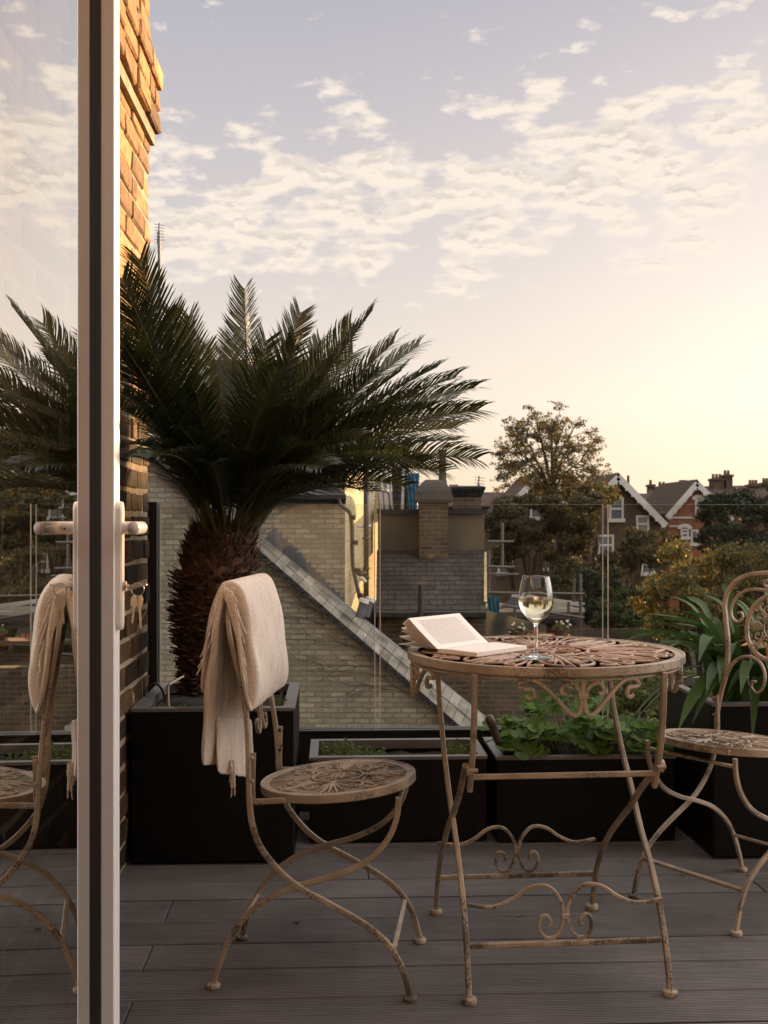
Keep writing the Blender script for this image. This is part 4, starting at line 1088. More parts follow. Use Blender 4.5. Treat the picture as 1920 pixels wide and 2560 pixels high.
# ---------------- lobed leaves in the third planter
def lobed():
    c = HSX(1255, PL3_Y + .17, .25)
    t = thing('leafy_plant', c, 'bushy plant with round lobed green leaves filling the trough behind the table', 'plant')
    rng = random.Random(9); lf = MB(); st = MB()
    def leaf(p, nrm, r, rot):
        nrm = nrm.normalized(); a = nrm.orthogonal().normalized(); b = nrm.cross(a); a, b = a*math.cos(rot) + b*math.sin(rot), b*math.cos(rot) - a*math.sin(rot)
        vs = [p]; n = 24
        for i in range(n+1):
            q = -math.pi*.93 + 2*math.pi*.93*i/n
            rad = r*(.80 + .20*abs(math.cos(q*2.5)))*(1.0 if abs(q) < 2.7 else .9)
            vs.append(p + a*rad*math.cos(q) + b*rad*math.sin(q) + nrm*(.20*r*math.cos(q*5)*.5 + .22*r))
        lf.add(vs, [(0, i+1, i+2) for i in range(n)])
    spots = []
    for k in range(175):
        q = rng.random(); u = 1085 + 360*q
        env = .30 + .70*math.sin(math.pi*min(1, max(0, (u-1060)/310)))**.8 if u < 1370 else .34
        yy = PL3_Y + rng.uniform(-.01, .30); h = .285 + rng.random()**.8*.150*env + (.02 if rng.random() < .1 else 0)
        spots.append((u, yy, h))
    spots += [(1055, PL3_Y + .1, .36), (1070, PL3_Y + .05, .33), (1095, PL3_Y + .03, .345), (1150, PL3_Y, .37), (1218, PL3_Y + .08, .465), (1235, PL3_Y + .1, .50), (1130, PL3_Y - .01, .30), (1275, PL3_Y - .02, .31), (1300, PL3_Y - .015, .35), (1375, PL3_Y + .02, .33), (1400, PL3_Y + .0, .32)]
    for (u, yy, h) in spots:
        p = HSX(u, yy, h); b = HSX(1255 + (u-1255)*.55, PL3_Y + .16, .25)
        r = rng.uniform(.020, .040)
        nrm = Vector((rng.uniform(-.5, .5) + (p.x - c.x)*.8, rng.uniform(-.9, .35), rng.uniform(.45, 1.2)))
        leaf(p, nrm, r, rng.uniform(0, 6.28))
        m = b.lerp(p, .6) + Vector((0, 0, .03)); st.sweep(smoothpts([b, m, p], 4), .0024, .0024, n=5)
    lf.build('foliage', M['lobed'], t, smooth=True); st.build('stem', M['stem'], t)
lobed()

# ---------------- trowel, hose, stake
def trowel():
    pts = [P(1057, 1548, 3.70), P(1066, 1570, 3.71), P(1078, 1600, 3.73)]
    t = thing('hand_trowel', P(1105, 1650, 3.760), 'hand trowel with a dark rounded handle stuck in the leafy trough planter', 'trowel')
    a = MB(); a.sweep(smoothpts([P(1054, 1544, 3.60), P(1056, 1549, 3.60), P(1062, 1562, 3.605), P(1070, 1585, 3.63), P(1077, 1604, 3.66)], 4), .030, .030, n=16, taper=[.25, .45, .62, .8, .92, .98, 1, 1, .98, .94, .9, .88, .85, .85, .85, .85, .8])
    a.build('handle', simple('worn_wood_handle', (.09, .06, .045), .4, .3, 12), t, smooth=True)
    b = MB(); b.sweep([P(1077, 1602, 3.730), P(1088, 1618, 3.740), P(1098, 1628, 3.750)], .010, .010, n=10); b.build('neck', M['steel'], t)
    c = MB(); p0 = P(1094, 1622, 3.748); p1 = P(1130, 1672, 3.780); ax = (p1-p0).normalized(); sd = ax.cross(Vector((0, 1, 0))).normalized()
    c.prism([p0 - sd*.012, p0 + sd*.012, p0 + ax*.02 + sd*.028, p1 - ax*.03 + sd*.022, p1, p1 - ax*.03 - sd*.022, p0 + ax*.02 - sd*.028], Vector((0, .003, 0))); c.build('blade', M['steel'], t)
trowel()
h = MB(); h.sweep(smoothpts([HSX(313, PL_Y + .20, .30), HSX(309, PL_Y + .22, .44), HSX(318, PL_Y + .25, .50), HSX(337, PL_Y + .26, .515), HSX(352, PL_Y + .25, .49), HSX(358, PL_Y + .22, .44)], 8), .008, .008, n=10)
tag(h.build('irrigation_hose', M['blackmetal']), 'thin black irrigation hose looping over the rim of the cycad planter', 'hose')
h = MB(); h.sweep([HSX(366, PL_Y + .05, .43), HSX(363, PL_Y + .05, .535), HSX(366, PL_Y + .052, .545), HSX(396, PL_Y + .10, .562)], .006, .006, n=8)
tag(h.build('hose_stake', simple('beige_plastic', (.42, .36, .25), .5)), 'bent beige plastic hose stake in the cycad planter', 'stake')
# ================================================================ BEYOND THE TERRACE
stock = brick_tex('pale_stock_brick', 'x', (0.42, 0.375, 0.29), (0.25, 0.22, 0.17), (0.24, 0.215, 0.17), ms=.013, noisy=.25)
stock_y = brick_tex('sunlit_stock_brick', 'y', (0.50, 0.40, 0.22), (0.40, 0.30, 0.16), (0.50, 0.43, 0.30), noisy=.25)  # warmer, brighter copy of the pale brick: low sun put into its colour
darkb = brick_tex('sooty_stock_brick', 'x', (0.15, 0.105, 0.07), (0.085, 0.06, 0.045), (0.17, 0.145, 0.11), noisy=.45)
slate = brick_tex('dark_slate', 'x', (0.050, 0.048, 0.052), (0.032, 0.031, 0.035), (0.012, 0.012, 0.012), bw=.24, rh=.10, ms=.010, rough=.6, bumpd=.03, noisy=.35)
slate_l = brick_tex('old_slate', 'x', (0.075, 0.062, 0.055), (0.042, 0.036, 0.032), (0.016, 0.014, 0.012), bw=.22, rh=.068, ms=.007, rough=.8, bumpd=.02, noisy=.45)
lead = simple('lead_flashing', (0.10, 0.105, 0.12), .5, .25, 4, .2, .01)
coping_m = simple('lichened_stone_coping', (0.19, 0.17, 0.14), .85, .55, 3.2, .4, .01, isl=.28)
pipe_m = simple('black_cast_iron_pipe', (0.02, 0.018, 0.016), .4, .2, 3, 0)
white_t = simple('white_painted_trim', (0.52, 0.49, 0.45), .6, .08, 2, 0)
render_m = simple('stained_cement_render', (0.13, 0.10, 0.068), .9, .35, .9, .3, .02)
roof_red = brick_tex('clay_roof_tiles', 'x', (0.105, 0.07, 0.052), (0.07, 0.048, 0.038), (0.05, 0.03, 0.025), bw=.17, rh=.11, ms=.010, bumpd=.02)
D1 = 16.0
def poly_px(pts, d, thick, mb=None):
    mb = mb or MB(); mb.prism([P(u, v, d) for u, v in pts], Vector((0, thick, 0))); return mb

def gable_house():
    t = thing('gable_house', P(800, 2185, D1), 'neighbouring pale brick gable house with a stone coped roof slope falling to the right', 'building')
    # front gable wall, lower line of coping; runs on behind the cycad
    L = lambda u: 1196 + (u - 565)*.876
    poly_px([(200, 2185), (200, L(200) + 4), (1040, L(1040) + 4), (1040, 2185)], D1, .32).build('wall', stock, t)
    # coping: individual weathered slabs in two courses
    lo0, lo1 = (230, L(230)), (1046, L(1046)); 
    def up(u): return float(np.interp(u, [230, 575, 749, 1060], [880, 1166, 1309, 1556]))
    cp = MB(); rng = random.Random(5); N = 46
    for i in range(N):
        u0 = 240 + (1046-240)*i/N; u1 = 240 + (1046-240)*(i+1)/N
        for r in range(2):
            a, b = r/2, (r+1)/2
            def Q(u, s):   # s 0 lower edge .. 1 upper edge
                lu, lv_ = u, L(u); uu = u + 22; uv = up(uu)
                p = P(lu, lv_, D1 - .10); q = P(uu, uv, D1 + .62); return p.lerp(q, s)
            e = .0012
            pts = [Q(u0 + .6, a + .02), Q(u1 - .6, a + .02), Q(u1 - .6, b - .02), Q(u0 + .6, b - .02)]
            j = Vector((0, rng.uniform(-.004, .004), rng.uniform(-.003, .003)))
            cp.prism([p + j for p in pts], Vector((0, .02, -.10)))
    cp.build('coping', coping_m, t)
    ed = MB(); ed.sweep([P(240, L(240) + 3.5, D1 - .13), P(1046, L(1046) + 3.5, D1 - .13)], .07, .06, B=(0, 1, 0), n=4); ed.build('coping_edge', slate, t)
    un = MB(); un.prism([P(240, L(240) + 5, D1 + .02), P(1046, L(1046) + 5, D1 + .02), P(1068, up(1068) + 6, D1 + .64), P(262, up(262) + 6, D1 + .64)], Vector((0, .03, -.10))); un.build('coping_bed', lead, t)
    # rear wall rising behind the slope
    d2 = D1 + .72
    w = MB(); w.prism([P(430, 1400, d2), P(745, 1400, d2), P(745, 1074, d2), P(430, 1074, d2)], Vector((0, .3, 0))); w.build('rear_wall', stock, t)
    # return wall that catches the low sun
    a = P(745.3, 1400, d2 + .002); b = P(818, 1400, d2 + 3.9); ztop = P(745, 1010, d2).z
    w = MB(); w.add([a, b, Vector((b.x, b.y, ztop)), Vector((a.x, a.y, ztop)), a + Vector((-.3, .3, 0)), b + Vector((-.3, .3, 0)), Vector((b.x-.3, b.y+.3, ztop)), Vector((a.x-.3, a.y+.3, ztop))], [(0, 1, 2, 3), (3, 2, 6, 7), (1, 5, 6, 2), (4, 7, 6, 5), (0, 3, 7, 4)])
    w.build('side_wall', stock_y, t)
    # stepped lead flashing
    fl = []; u0, v0 = 596, 1176; fl.append((562, 1185)); n = 15
    for i in range(n):
        u = 590 + (744-590)*i/n; v = 1140 + (1300-1140)*i/n; u2 = 590 + (744-590)*(i+1)/n
        fl.append((u, v)); fl.append((u2, v))
    fl.append((744.5, 1305)); fl.append((746, 1330))
    s = MB(); s.prism([P(u, v, d2 - .03) for u, v in fl], Vector((0, .02, 0))); s.build('flashing', lead, t)
    # slate roof above the rear wall
    r = MB(); e0, e1 = P(420, 1078, d2 - .12), P(747, 1078, d2 - .12); r0, r1 = P(455, 788, d2 + 3.2), P(706, 788, d2 + 3.2)
    r.add([e0, e1, r1, r0, e0 - Vector((0, 0, .08)), e1 - Vector((0, 0, .08)), r1 - Vector((0, 0, .08)), r0 - Vector((0, 0, .08))], [(0, 1, 2, 3), (4, 7, 6, 5), (0, 4, 5, 1), (1, 5, 6, 2), (3, 2, 6, 7), (0, 3, 7, 4)])
    rf = r.build('roof', slate, t)
    tl = MB(); tl.sweep([P(600, 1073, d2 - .14), P(748, 1073, d2 - .14)], .09, .10, B=(0, 1, 0), n=8); tag(tl.build('gutter', pipe_m, t))
    q = MB(); q.box((r0.x, r0.y - .1, r0.z - .08), (r1.x, r1.y + .1, r1.z + .08)); q.build('ridge', simple('ridge_tile', (.07, .05, .045), .8), rf)
    # pipes on the corner
    dp = MB(); dp.sweep(smoothpts([P(u, v, 16.55) for u, v in ((733, 1076), (733, 1084), (737, 1092), (752, 1103), (757, 1112), (760, 1130), (761, 1160), (761, 1190), (763, 1225), (768, 1250), (775, 1280), (782, 1308))], 3), .062, .062, n=10)
    for v in (1118, 1172, 1232, 1286): dp.sweep([P(754 + (v-1118)*.1, v, 16.52), P(768 + (v-1118)*.1, v, 16.52)], .02, .09, n=8)
    dp.build('downpipe', pipe_m, t, smooth=True)
    sp_ = MB(); sp_.sweep([P(791, 1000, 17.2), P(791, 1120, 17.2), P(791, 1330, 17.2)], .085, .085, n=12)
    sp_.sweep([P(791, 1238, 17.2), P(774, 1238, 17.15), P(772, 1242, 17.15)], .10, .10, n=12)
    for v in (1040, 1160, 1225, 1245): sp_.sweep([P(791, v, 17.2), P(791, v + 5, 17.2)], .12, .12, n=12)
    sp_.build('soil_pipe', pipe_m, t, smooth=True)
    wh = MB(); wh.sweep([P(776, 1252, 17.1), P(784, 1250, 17.1), P(790, 1258, 17.1)], .05, .05, n=8); wh.sweep([P(775, 1137, 17.1), P(800, 1136, 17.5)], .035, .035, n=8); wh.build('waste_pipe', white_t, t, smooth=True)
    # two short metal vents on the slope
    for (u, v, dd) in ((786, 1300, 16.25), (799, 1297, 16.6)):
        vb = MB(); vb.sweep([P(u, v, dd), P(u - 10, v + 34, dd)], .125, .125, n=16); vo = vb.build('vent', lead, t, smooth=False)
        vc = MB(); vc.sweep([P(u - 1, v + 1, dd), P(u + 1.5, v - 6, dd)], .165, .165, n=16, taper=[1, .8]); vc.build('vent_cap', white_t, vo)
gable_house()

# bare creeper on the gable
def creeper():
    t = MB(); rng = random.Random(8)
    def grow(u, v, ang, L, w):
        pts = []
        for i in range(7):
            pts.append(P(u, v, D1 - .03 - rng.random()*.02)); u += L/6*math.cos(ang); v += L/6*math.sin(ang); ang += rng.uniform(-.3, .3)
            if w > .006 and rng.random() < .62: grow(u, v, ang + rng.choice([-1, 1])*rng.uniform(.25, .7), L*rng.uniform(.5, .8), w*.62)
        t.sweep(pts, w, w, n=4, taper=lambda q: 1 - .6*q)
    for u, v in ((835, 1460), (800, 1440), (850, 1490), (770, 1400), (880, 1500), (720, 1330), (700, 1350)):
        for k in range(1): grow(u, v, math.pi + rng.uniform(-.1, .7), rng.uniform(80, 150), .009)
    o = t.build('climbing_creeper', simple('bare_vine', (.07, .055, .04), .9), None)
    tag(o, 'bare creeper stems spread over the pale brick gable below the coping', 'climber')
creeper()

def slate_house():
    D = 17.6
    t = thing('slate_roofed_house', P(930, 2100, D), 'dark slate roofed brick house extension with a domed chimney, behind the second glass panel', 'building')
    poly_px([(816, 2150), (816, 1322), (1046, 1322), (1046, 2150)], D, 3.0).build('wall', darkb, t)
    r = MB(); a, b = P(812, 1324, D - .2), P(1050, 1324, D - .2); c, e = P(1046, 1188, D + 1.9), P(814, 1188, D + 1.9); th = Vector((0, 0, -.1))
    r.add([a, b, c, e, a+th, b+th, c+th, e+th], [(0, 1, 2, 3), (0, 4, 5, 1), (1, 5, 6, 2), (4, 7, 6, 5), (2, 6, 7, 3), (3, 7, 4, 0)]); r.build('slate_roof', slate_l, t)
    gt = MB(); gt.sweep([P(812, 1327, D - .26), P(1050, 1327, D - .26)], .10, .10, B=(0, 1, 0), n=8)
    gt.sweep(smoothpts([P(908, 1262, D - .3), P(908, 1325, D - .3), P(904, 1340, D - .3), P(880, 1362, D - .2), P(872, 1400, D - .1)], 4), .09, .09, n=10); gt.build('gutter', pipe_m, t)
    poly_px([(816, 1192), (816, 1109), (1046, 1109), (1046, 1192)], D + 1.92, .5).build('parapet', render_m, t)
    cc = MB(); cc.prism([P(814, 1110, D + 1.85), P(1048, 1110, D + 1.85), P(1048, 1100, D + 1.85), P(814, 1100, D + 1.85)], Vector((0, .7, 0))); cc.build('parapet_coping', slate, t)
    # verge in the sun-coloured brick, and drainpipe, at the right hand edge
    vg = MB(); vg.prism([P(1045.5, 1300, D + .05), P(1046, 1200, D + 1.7), P(1046, 1192, D + 1.9), P(1046, 1300, D + .4)], Vector((.04, 0, 0))); vg.build('verge', stock_y, t)
    # brick chimney with domed top and tall pot
    ch = MB(); x0, x1 = P(906, 1215, D + 1.6), P(968, 1215, D + 1.6); zt = P(900, 1086, D + 1.6).z
    ch.box((x0.x, x0.y, x0.z), (x1.x, x0.y + .5, zt)); cs = ch.build('chimney_stack', darkb, t)
    dm = MB(); cx, cy = (x0.x + x1.x)/2, x0.y + .25; hw = (x1.x-x0.x)/2 + .06
    vs = []; prof = [(1.0, 0), (1.04, .06), (1.0, .12), (.95, .20), (.84, .28), (.66, .35), (.45, .40)]
    nn = 4; k = len(prof)
    for s_, h_ in prof:
        for sx, sy in ((-1, -1), (1, -1), (1, 1), (-1, 1)): vs.append((cx + sx*hw*s_, cy + sy*.32*s_, zt + h_))
    dm.add(vs, [(j*4+i, j*4+(i+1) % 4, (j+1)*4+(i+1) % 4, (j+1)*4+i) for j in range(k-1) for i in range(4)] + [((k-1)*4, (k-1)*4+1, (k-1)*4+2, (k-1)*4+3)]); dm.build('cement_cap', simple('dark_cement', (.07, .055, .045), .9, .3, 1), cs)
    pt = MB(); pp = P(956, 1046, D + 1.85); pt.lathe([(.085, 0), (.080, .05), (.070, .10), (.062, .45), (.070, .50), (.078, .52), (.074, .60), (.04, .60)], c=(pp.x, pp.y, pp.z), n=20); pt.build('chimney_pot', simple('dark_clay_pot', (.07, .04, .03), .8), cs)
    # second low chimney with flared cap
    c2 = MB(); a2 = P(982, 1112, D + 2.3); b2 = P(1040, 1112, D + 2.3); z2 = P(980, 1070, D + 2.3).z
    c2.box((a2.x, a2.y, a2.z - .1), (b2.x, a2.y + .5, z2)); s2 = c2.build('chimney_stack', darkb, t)
    fc = MB(); hw = (b2.x-a2.x)/2; cx, cy = (a2.x+b2.x)/2, a2.y + .25; vs = []
    for s_, z_ in ((1.0, z2 - .02), (1.05, z2), (1.28, z2 + .12), (1.28, z2 + .15), (1.0, z2 + .17)):
        for sx, sy in ((-1, -1), (1, -1), (1, 1), (-1, 1)): vs.append((cx + sx*hw*s_, cy + sy*.27*s_, z_))
    fc.add(vs, [(j*4+i, j*4+(i+1) % 4, (j+1)*4+(i+1) % 4, (j+1)*4+i) for j in range(4) for i in range(4)] + [(16, 17, 18, 19)]); fc.build('cement_cap', slate, s2)
    lg = MB(); lg.box((a2.x - .05, a2.y - .04, a2.z + .02), (b2.x + .1, a2.y - .002, a2.z + .07)); lg.build('ledge', slate, t)
    # slate dormer with pale verges, tall dark stack behind
    dmr = poly_px([(850, 1108), (872, 1108), (874, 1010), (846, 1010)], D + 2.9, 1.0); dmr.build('dormer', slate, t)
    vv = MB()
    for (ua, va, ub, vb_, w) in ((828, 1010, 838, 1118, .07), (838, 1010, 848, 1104, .03), (872, 1012, 869, 1100, .05), (818, 1020, 826, 1110, .06)): vv.sweep([P(ua, va, D + 2.6), P(ub, vb_, D + 2.6)], w, .05, B=(0, 1, 0), n=4)
    vv.build('bargeboard', white_t, t)
    st = poly_px([(868, 1110), (884, 1110), (884, 950), (868, 950)], D + 3.6, .6); st.build('stair_tower', slate, t)
    return t
slate_house()
def sheet(name, pts, d, label):
    m, nt, b, o = new_mat('blue_plastic_sheeting'); b.inputs['Base Color'].default_value = (.06, .22, .36, 1); b.inputs['Roughness'].default_value = .35
    bump(nt, b, nz(nt, 3, 5), .8, .05)
    n = 10; mb = MB(); vs = []; A, B, C, Dd = [P(u, v, d) for u, v in pts]
    for i in range(n+1):
        for j in range(n+1):
            p = A.lerp(B, i/n).lerp(Dd.lerp(C, i/n), j/n); vs.append(p + Vector((0, .06*math.sin(i*1.9 + j*.6), 0)))
    vs += [Vector(v) + Vector((0, .006, 0)) for v in vs]; o_ = (n+1)**2
    q = lambda i, j: i*(n+1)+j
    fs = [(q(i, j), q(i+1, j), q(i+1, j+1), q(i, j+1)) for i in range(n) for j in range(n)] + [tuple(o_ + x for x in (q(i, j), q(i, j+1), q(i+1, j+1), q(i+1, j))) for i in range(n) for j in range(n)]
    mb.add(vs, fs); return tag(mb.build(name, m, smooth=True), label, 'sheeting', 'blue plastic sheeting')
sheet('plastic_sheet', [(879, 1108), (902, 1108), (906, 1022), (879, 1022)], 20.8, 'blue plastic sheet hanging beside the domed chimney')
sheet('plastic_sheet', [(1053, 1362), (1078, 1366), (1078, 1290), (1053, 1288)], 21.5, 'faded blue plastic sheet at the foot of the scaffold')
def scaffold():
    t = thing('scaffold', P(1090, 1420, 22), 'thin steel scaffold poles standing beside the dark slate roof', 'scaffold')
    gm = simple('galvanised_tube', (.11, .10, .09), .5, .2, 3, 0)
    for u, v0, v1 in ((1056, 1190, 1420), (1085, 1130, 1230), (1112, 1300, 1420), (1240, 1250, 1300), (1254, 1240, 1400), (1228, 1300, 1400)):
        b = MB(); b.sweep([P(u, v0, 22), P(u, v1, 22)], .05, .05, n=8); b.build('upright', gm, t)
    for u0, v0, u1, v1 in ((1054, 1170, 1110, 1170), (1054, 1224, 1112, 1225), (1054, 1280, 1262, 1283), (1054, 1240, 1120, 1241), (1090, 1308, 1262, 1335), (1054, 1410, 1180, 1395)):
        b = MB(); b.sweep([P(u0, v0, 21.9), P(u1, v1, 21.9)], .045, .045, n=8); b.build('ledger', gm, t)
scaffold()

# garden wall and low roofs behind the table
def low_wall():
    t = MB(); t.prism([P(800, 2150, 17.3), P(1262, 2150, 17.3), P(1262, 1432, 17.3), P(800, 1432, 17.3)], Vector((0, .3, 0)))
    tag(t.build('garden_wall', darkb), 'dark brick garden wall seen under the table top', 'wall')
low_wall()
def extension():
    t = thing('garden_extension', P(1170, 1600, 21), 'low dark flat roofed garden building with a pale fascia behind the wine glass', 'building')
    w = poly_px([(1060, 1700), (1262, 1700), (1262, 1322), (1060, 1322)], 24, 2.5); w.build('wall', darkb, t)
    r = MB(); a, b, c, d_ = P(1060, 1330, 23.8), P(1240, 1338, 23.8), P(1265, 1308, 27), P(1110, 1286, 27); th = Vector((0, 0, -.12))
    r.add([a, b, c, d_, a+th, b+th, c+th, d_+th], [(0, 1, 2, 3), (0, 4, 5, 1), (1, 5, 6, 2), (2, 6, 7, 3), (3, 7, 4, 0), (4, 7, 6, 5)]); r.build('roof', simple('roof_felt', (.035, .034, .033), .95, .3, 1, spec=.08), t)
    f = MB(); f.sweep([P(1105, 1288, 26.8), P(1262, 1308, 26.8)], .14, .08, B=(0, 1, 0), n=4); f.sweep([P(1205, 1318, 25), P(1262, 1318, 25)], .10, .06, B=(0, 1, 0), n=4); f.build('fascia', white_t, t)
extension()
def terrace_roof():
    t = MB(); a, b, c, d_ = P(1050, 1385, 17.9), P(1180, 1385, 17.9), P(1180, 1350, 20), P(1050, 1318, 20); th = Vector((0, 0, -.12))
    t.add([a, b, c, d_, a+th, b+th, c+th, d_+th], [(0, 1, 2, 3), (0, 4, 5, 1), (1, 5, 6, 2), (2, 6, 7, 3), (3, 7, 4, 0), (4, 7, 6, 5)])
    tag(t.build('shed_roof', simple('mossy_roof', (.022, .022, .014), .95, .6, .8, spec=.08)), 'sloping mossy grey shed roof left of the flower pots', 'roof')
terrace_roof()
def leaf_cloud(mb, cents, size, rng, per, flat=.6, elong=1.3):
    cs = np.array([c[:3] for c in cents]); rs = np.array([c[3] for c in cents])
    tot = int(per*len(cents)); idx = rng.integers(0, len(cents), tot) if True else None
    p = rs/rs.sum(); idx = rng.choice(len(cents), tot, p=(rs**2)/(rs**2).sum())
    d = rng.normal(size=(tot, 3)); d /= np.linalg.norm(d, axis=1)[:, None]
    rr = rng.random(tot)**(.45)
    pos = cs[idx] + d*rs[idx][:, None]*rr[:, None]*np.array([1, 1, flat])
    a = rng.normal(size=(tot, 3)); a /= np.linalg.norm(a, axis=1)[:, None]
    b = rng.normal(size=(tot, 3)); b -= a*(a*b).sum(1)[:, None]; b /= np.linalg.norm(b, axis=1)[:, None]
    s = size*rng.uniform(.6, 1.3, tot)[:, None]
    v = np.stack([pos - a*s*elong, pos - b*s*.6, pos + a*s*elong, pos + b*s*.6], 1).reshape(-1, 3)
    o = len(mb.v); mb.v.extend(map(tuple, v.tolist())); mb.f.extend([(o+4*i, o+4*i+1, o+4*i+2, o+4*i+3) for i in range(tot)])
bark = simple('dark_bark', (.06, .045, .03), .9, .3, 3, .3, .02)
def blob_tree(name, label, base, H, crown, seed, leafm, leaf, n, cat='tree', trunk=True, group=None, clus=.25):
    """dense crown made of leaf clumps in the given ellipsoids [(cx, cy, cz, rx, ry, rz)]"""
    t = thing(name, base, label, cat, group); rng = random.Random(seed); nr = np.random.default_rng(seed)
    cents = []; wood = MB()
    for (cx, cy, cz, rx, ry, rz) in crown:
        for k in range(26):
            while True:
                a, b, c = rng.uniform(-1, 1), rng.uniform(-1, 1), rng.uniform(-1, 1); q = a*a + b*b + c*c
                if .25 < q < 1: break
            s = rng.uniform(.8, 1.1)
            p = Vector((cx + a*rx*s, cy + b*ry*s, cz + c*rz*s)); cents.append((*p, clus*min(rx, rz)*1.6*rng.uniform(.6, 1.2)))
            if k % 2 == 0: wood.sweep([base.lerp(Vector((cx, cy, cz)), .6), Vector((cx, cy, cz)).lerp(p, .5) + Vector((0, 0, -.1*rz)), p], .02*H**.5, .02*H**.5, n=5, taper=lambda q: 1 - .7*q)
    if trunk: wood.sweep([base - Vector((0, 0, .1)), base.lerp(Vector((crown[0][0], crown[0][1], crown[0][2])), .7)], .05*H**.7, .05*H**.7, n=8, taper=[1, .6])
    wood.build('trunk' if trunk else 'stems', bark, t)
    mb = MB(); leaf_cloud(mb, cents, leaf, nr, n/len(cents)); mb.build('crown' if trunk else 'foliage', leafm, t)
    return t
def E(u, v, d, ru, rv, rd=None):
    c = P(u, v, d); return (c.x, c.y, c.z, ru*d/FD, (rd or ru)*d/FD, rv*d/FD)
mapl = leaf_mat('autumn_maple_leaf', (.055, .050, .018), (.17, .12, .03), .6, .45)
gold = leaf_mat('golden_autumn_leaf', (.05, .058, .02), (.34, .19, .04), .6, .40)
for _n in gold.node_tree.nodes:
    if _n.type == 'VALTORGB' and _n.color_ramp.elements[0].color[0] < .1: _e = _n.color_ramp.elements.new(.62); _e.color = (.14, .135, .038, 1)
darkl = leaf_mat('dark_evergreen_leaf', (.018, .024, .012), (.04, .05, .022), .7, .2)
midl = leaf_mat('mid_green_leaf', (.04, .05, .02), (.09, .10, .035), .7, .35)
olive = leaf_mat('olive_leaf', (.055, .05, .022), (.11, .09, .035), .7, .35)
lime = leaf_mat('yellow_green_leaf', (.13, .15, .05), (.26, .27, .09), .6, .45)
def at_ground(u, d): p = P(u, 1118, d); p.z = -6; return p
# the tall open tree against the sky
tb = at_ground(1190, 45)
def open_tree(name, label, base, fork, cen, rx, rz, seed, leafm, leaf, n, nclump=150):
    t = thing(name, base, label, 'tree'); rng = random.Random(seed); nr = np.random.default_rng(seed); wood = MB()
    wood.sweep(smoothpts([base - Vector((0, 0, .1)), base.lerp(fork, .5) + Vector((.08, 0, 0)), fork], 5), .36, .36, n=10, taper=lambda q: 1 - .35*q)
    prim = []
    for k in range(13):
        a = math.pi*(.06 + .88*k/12); ph = rng.uniform(-.9, .9)
        dirv = Vector((math.cos(a)*math.cos(ph), math.sin(ph)*.9, math.sin(a)*.95 + .12))
        e = cen + Vector((dirv.x*rx*.72, dirv.y*rx*.72, (dirv.z - .25)*rz*.85)); s0 = fork + Vector((0, 0, rng.uniform(-.3, .5)))
        m1 = s0.lerp(e, .45) + Vector((-dirv.x*rx*.10, 0, rz*.10)) + Vector((rng.uniform(-.1, .1), 0, rng.uniform(-.1, .1)))
        pts = smoothpts([s0, m1, e], 7); wood.sweep(pts, .13, .13, n=6, taper=lambda q: 1 - .72*q); prim.append(pts)
    cents = []
    for k in range(nclump):
        while True:
            a, b, c = rng.uniform(-1, 1), rng.uniform(-1, 1), rng.uniform(-1, 1); q = a*a + b*b + c*c
            if .16 < q < 1 and c > -.92 and (q > .45 or rng.random() < .4): break
        s = rng.uniform(.93, 1.05)*(1 + .06*math.sin(5*math.atan2(c, a) + 1)); p = cen + Vector((a*rx*s, b*rx*s, c*rz*s))
        best = min(((pt - p).length, i, j) for i, pr in enumerate(prim) for j, pt in enumerate(pr) if j >= 3)
        st = prim[best[1]][max(2, best[2] - 2)]; md = st.lerp(p, .55) + Vector((rng.uniform(-.12, .12), rng.uniform(-.1, .1), rng.uniform(-.05, .15)))
        pts = smoothpts([st, md, p], 4); wood.sweep(pts, .045, .045, n=5, taper=lambda q: 1 - .7*q)
        for z in range(3):
            e = p + Vector((rng.uniform(-.4, .4), rng.uniform(-.4, .4), rng.uniform(-.15, .4))); wood.sweep([pts[-3], pts[-1].lerp(e, .4), e], .02, .02, n=4, taper=lambda q: 1 - .6*q)
            cents.append((*e, rng.uniform(.10, .22)))
        cents.append((*p, rng.uniform(.2, .36)))
    wood.build('trunk', bark, t); mb = MB(); leaf_cloud(mb, cents, leaf, nr, n/len(cents)); mb.build('crown', leafm, t)
open_tree('deciduous_tree', 'tall half bare autumn tree with an open rounded crown against the sky', tb, P(1192, 1085, 45), P(1183, 990, 45), 2.25, 2.05, 12, mapl, .044, 14000, 150)
blob_tree('broad_tree', 'dense dark brown green tree filling the space below the tall open tree', at_ground(1150, 40), 6.5, [E(1140, 1120, 40, 75, 62), E(1235, 1100, 40, 72, 58), E(1090, 1150, 40, 48, 70), E(1200, 1180, 40, 90, 60)], 4, olive, .06, 21000)
blob_tree('golden_tree', 'golden leaved tree top in front of the left far gable', at_ground(1290, 46), 7, [E(1283, 1068, 46, 50, 38), E(1255, 1100, 46, 40, 40)], 6, gold, .055, 5200)
blob_tree('dark_shrub', 'dark green tree below the far gable windows', at_ground(1370, 42), 5, [E(1375, 1195, 42, 70, 55), E(1310, 1240, 40, 50, 45), E(1440, 1180, 44, 40, 40), E(1240, 1250, 38, 60, 50)], 7, olive, .06, 11000)
blob_tree('conifer', 'dark bushy evergreen in front of the red gabled house at the right edge', at_ground(1600, 46), 8, [E(1605, 1112, 46, 82, 66), E(1550, 1130, 45, 46, 60), E(1680, 1110, 46, 60, 60), E(1590, 1180, 44, 95, 50)], 9, darkl, .07, 16000)
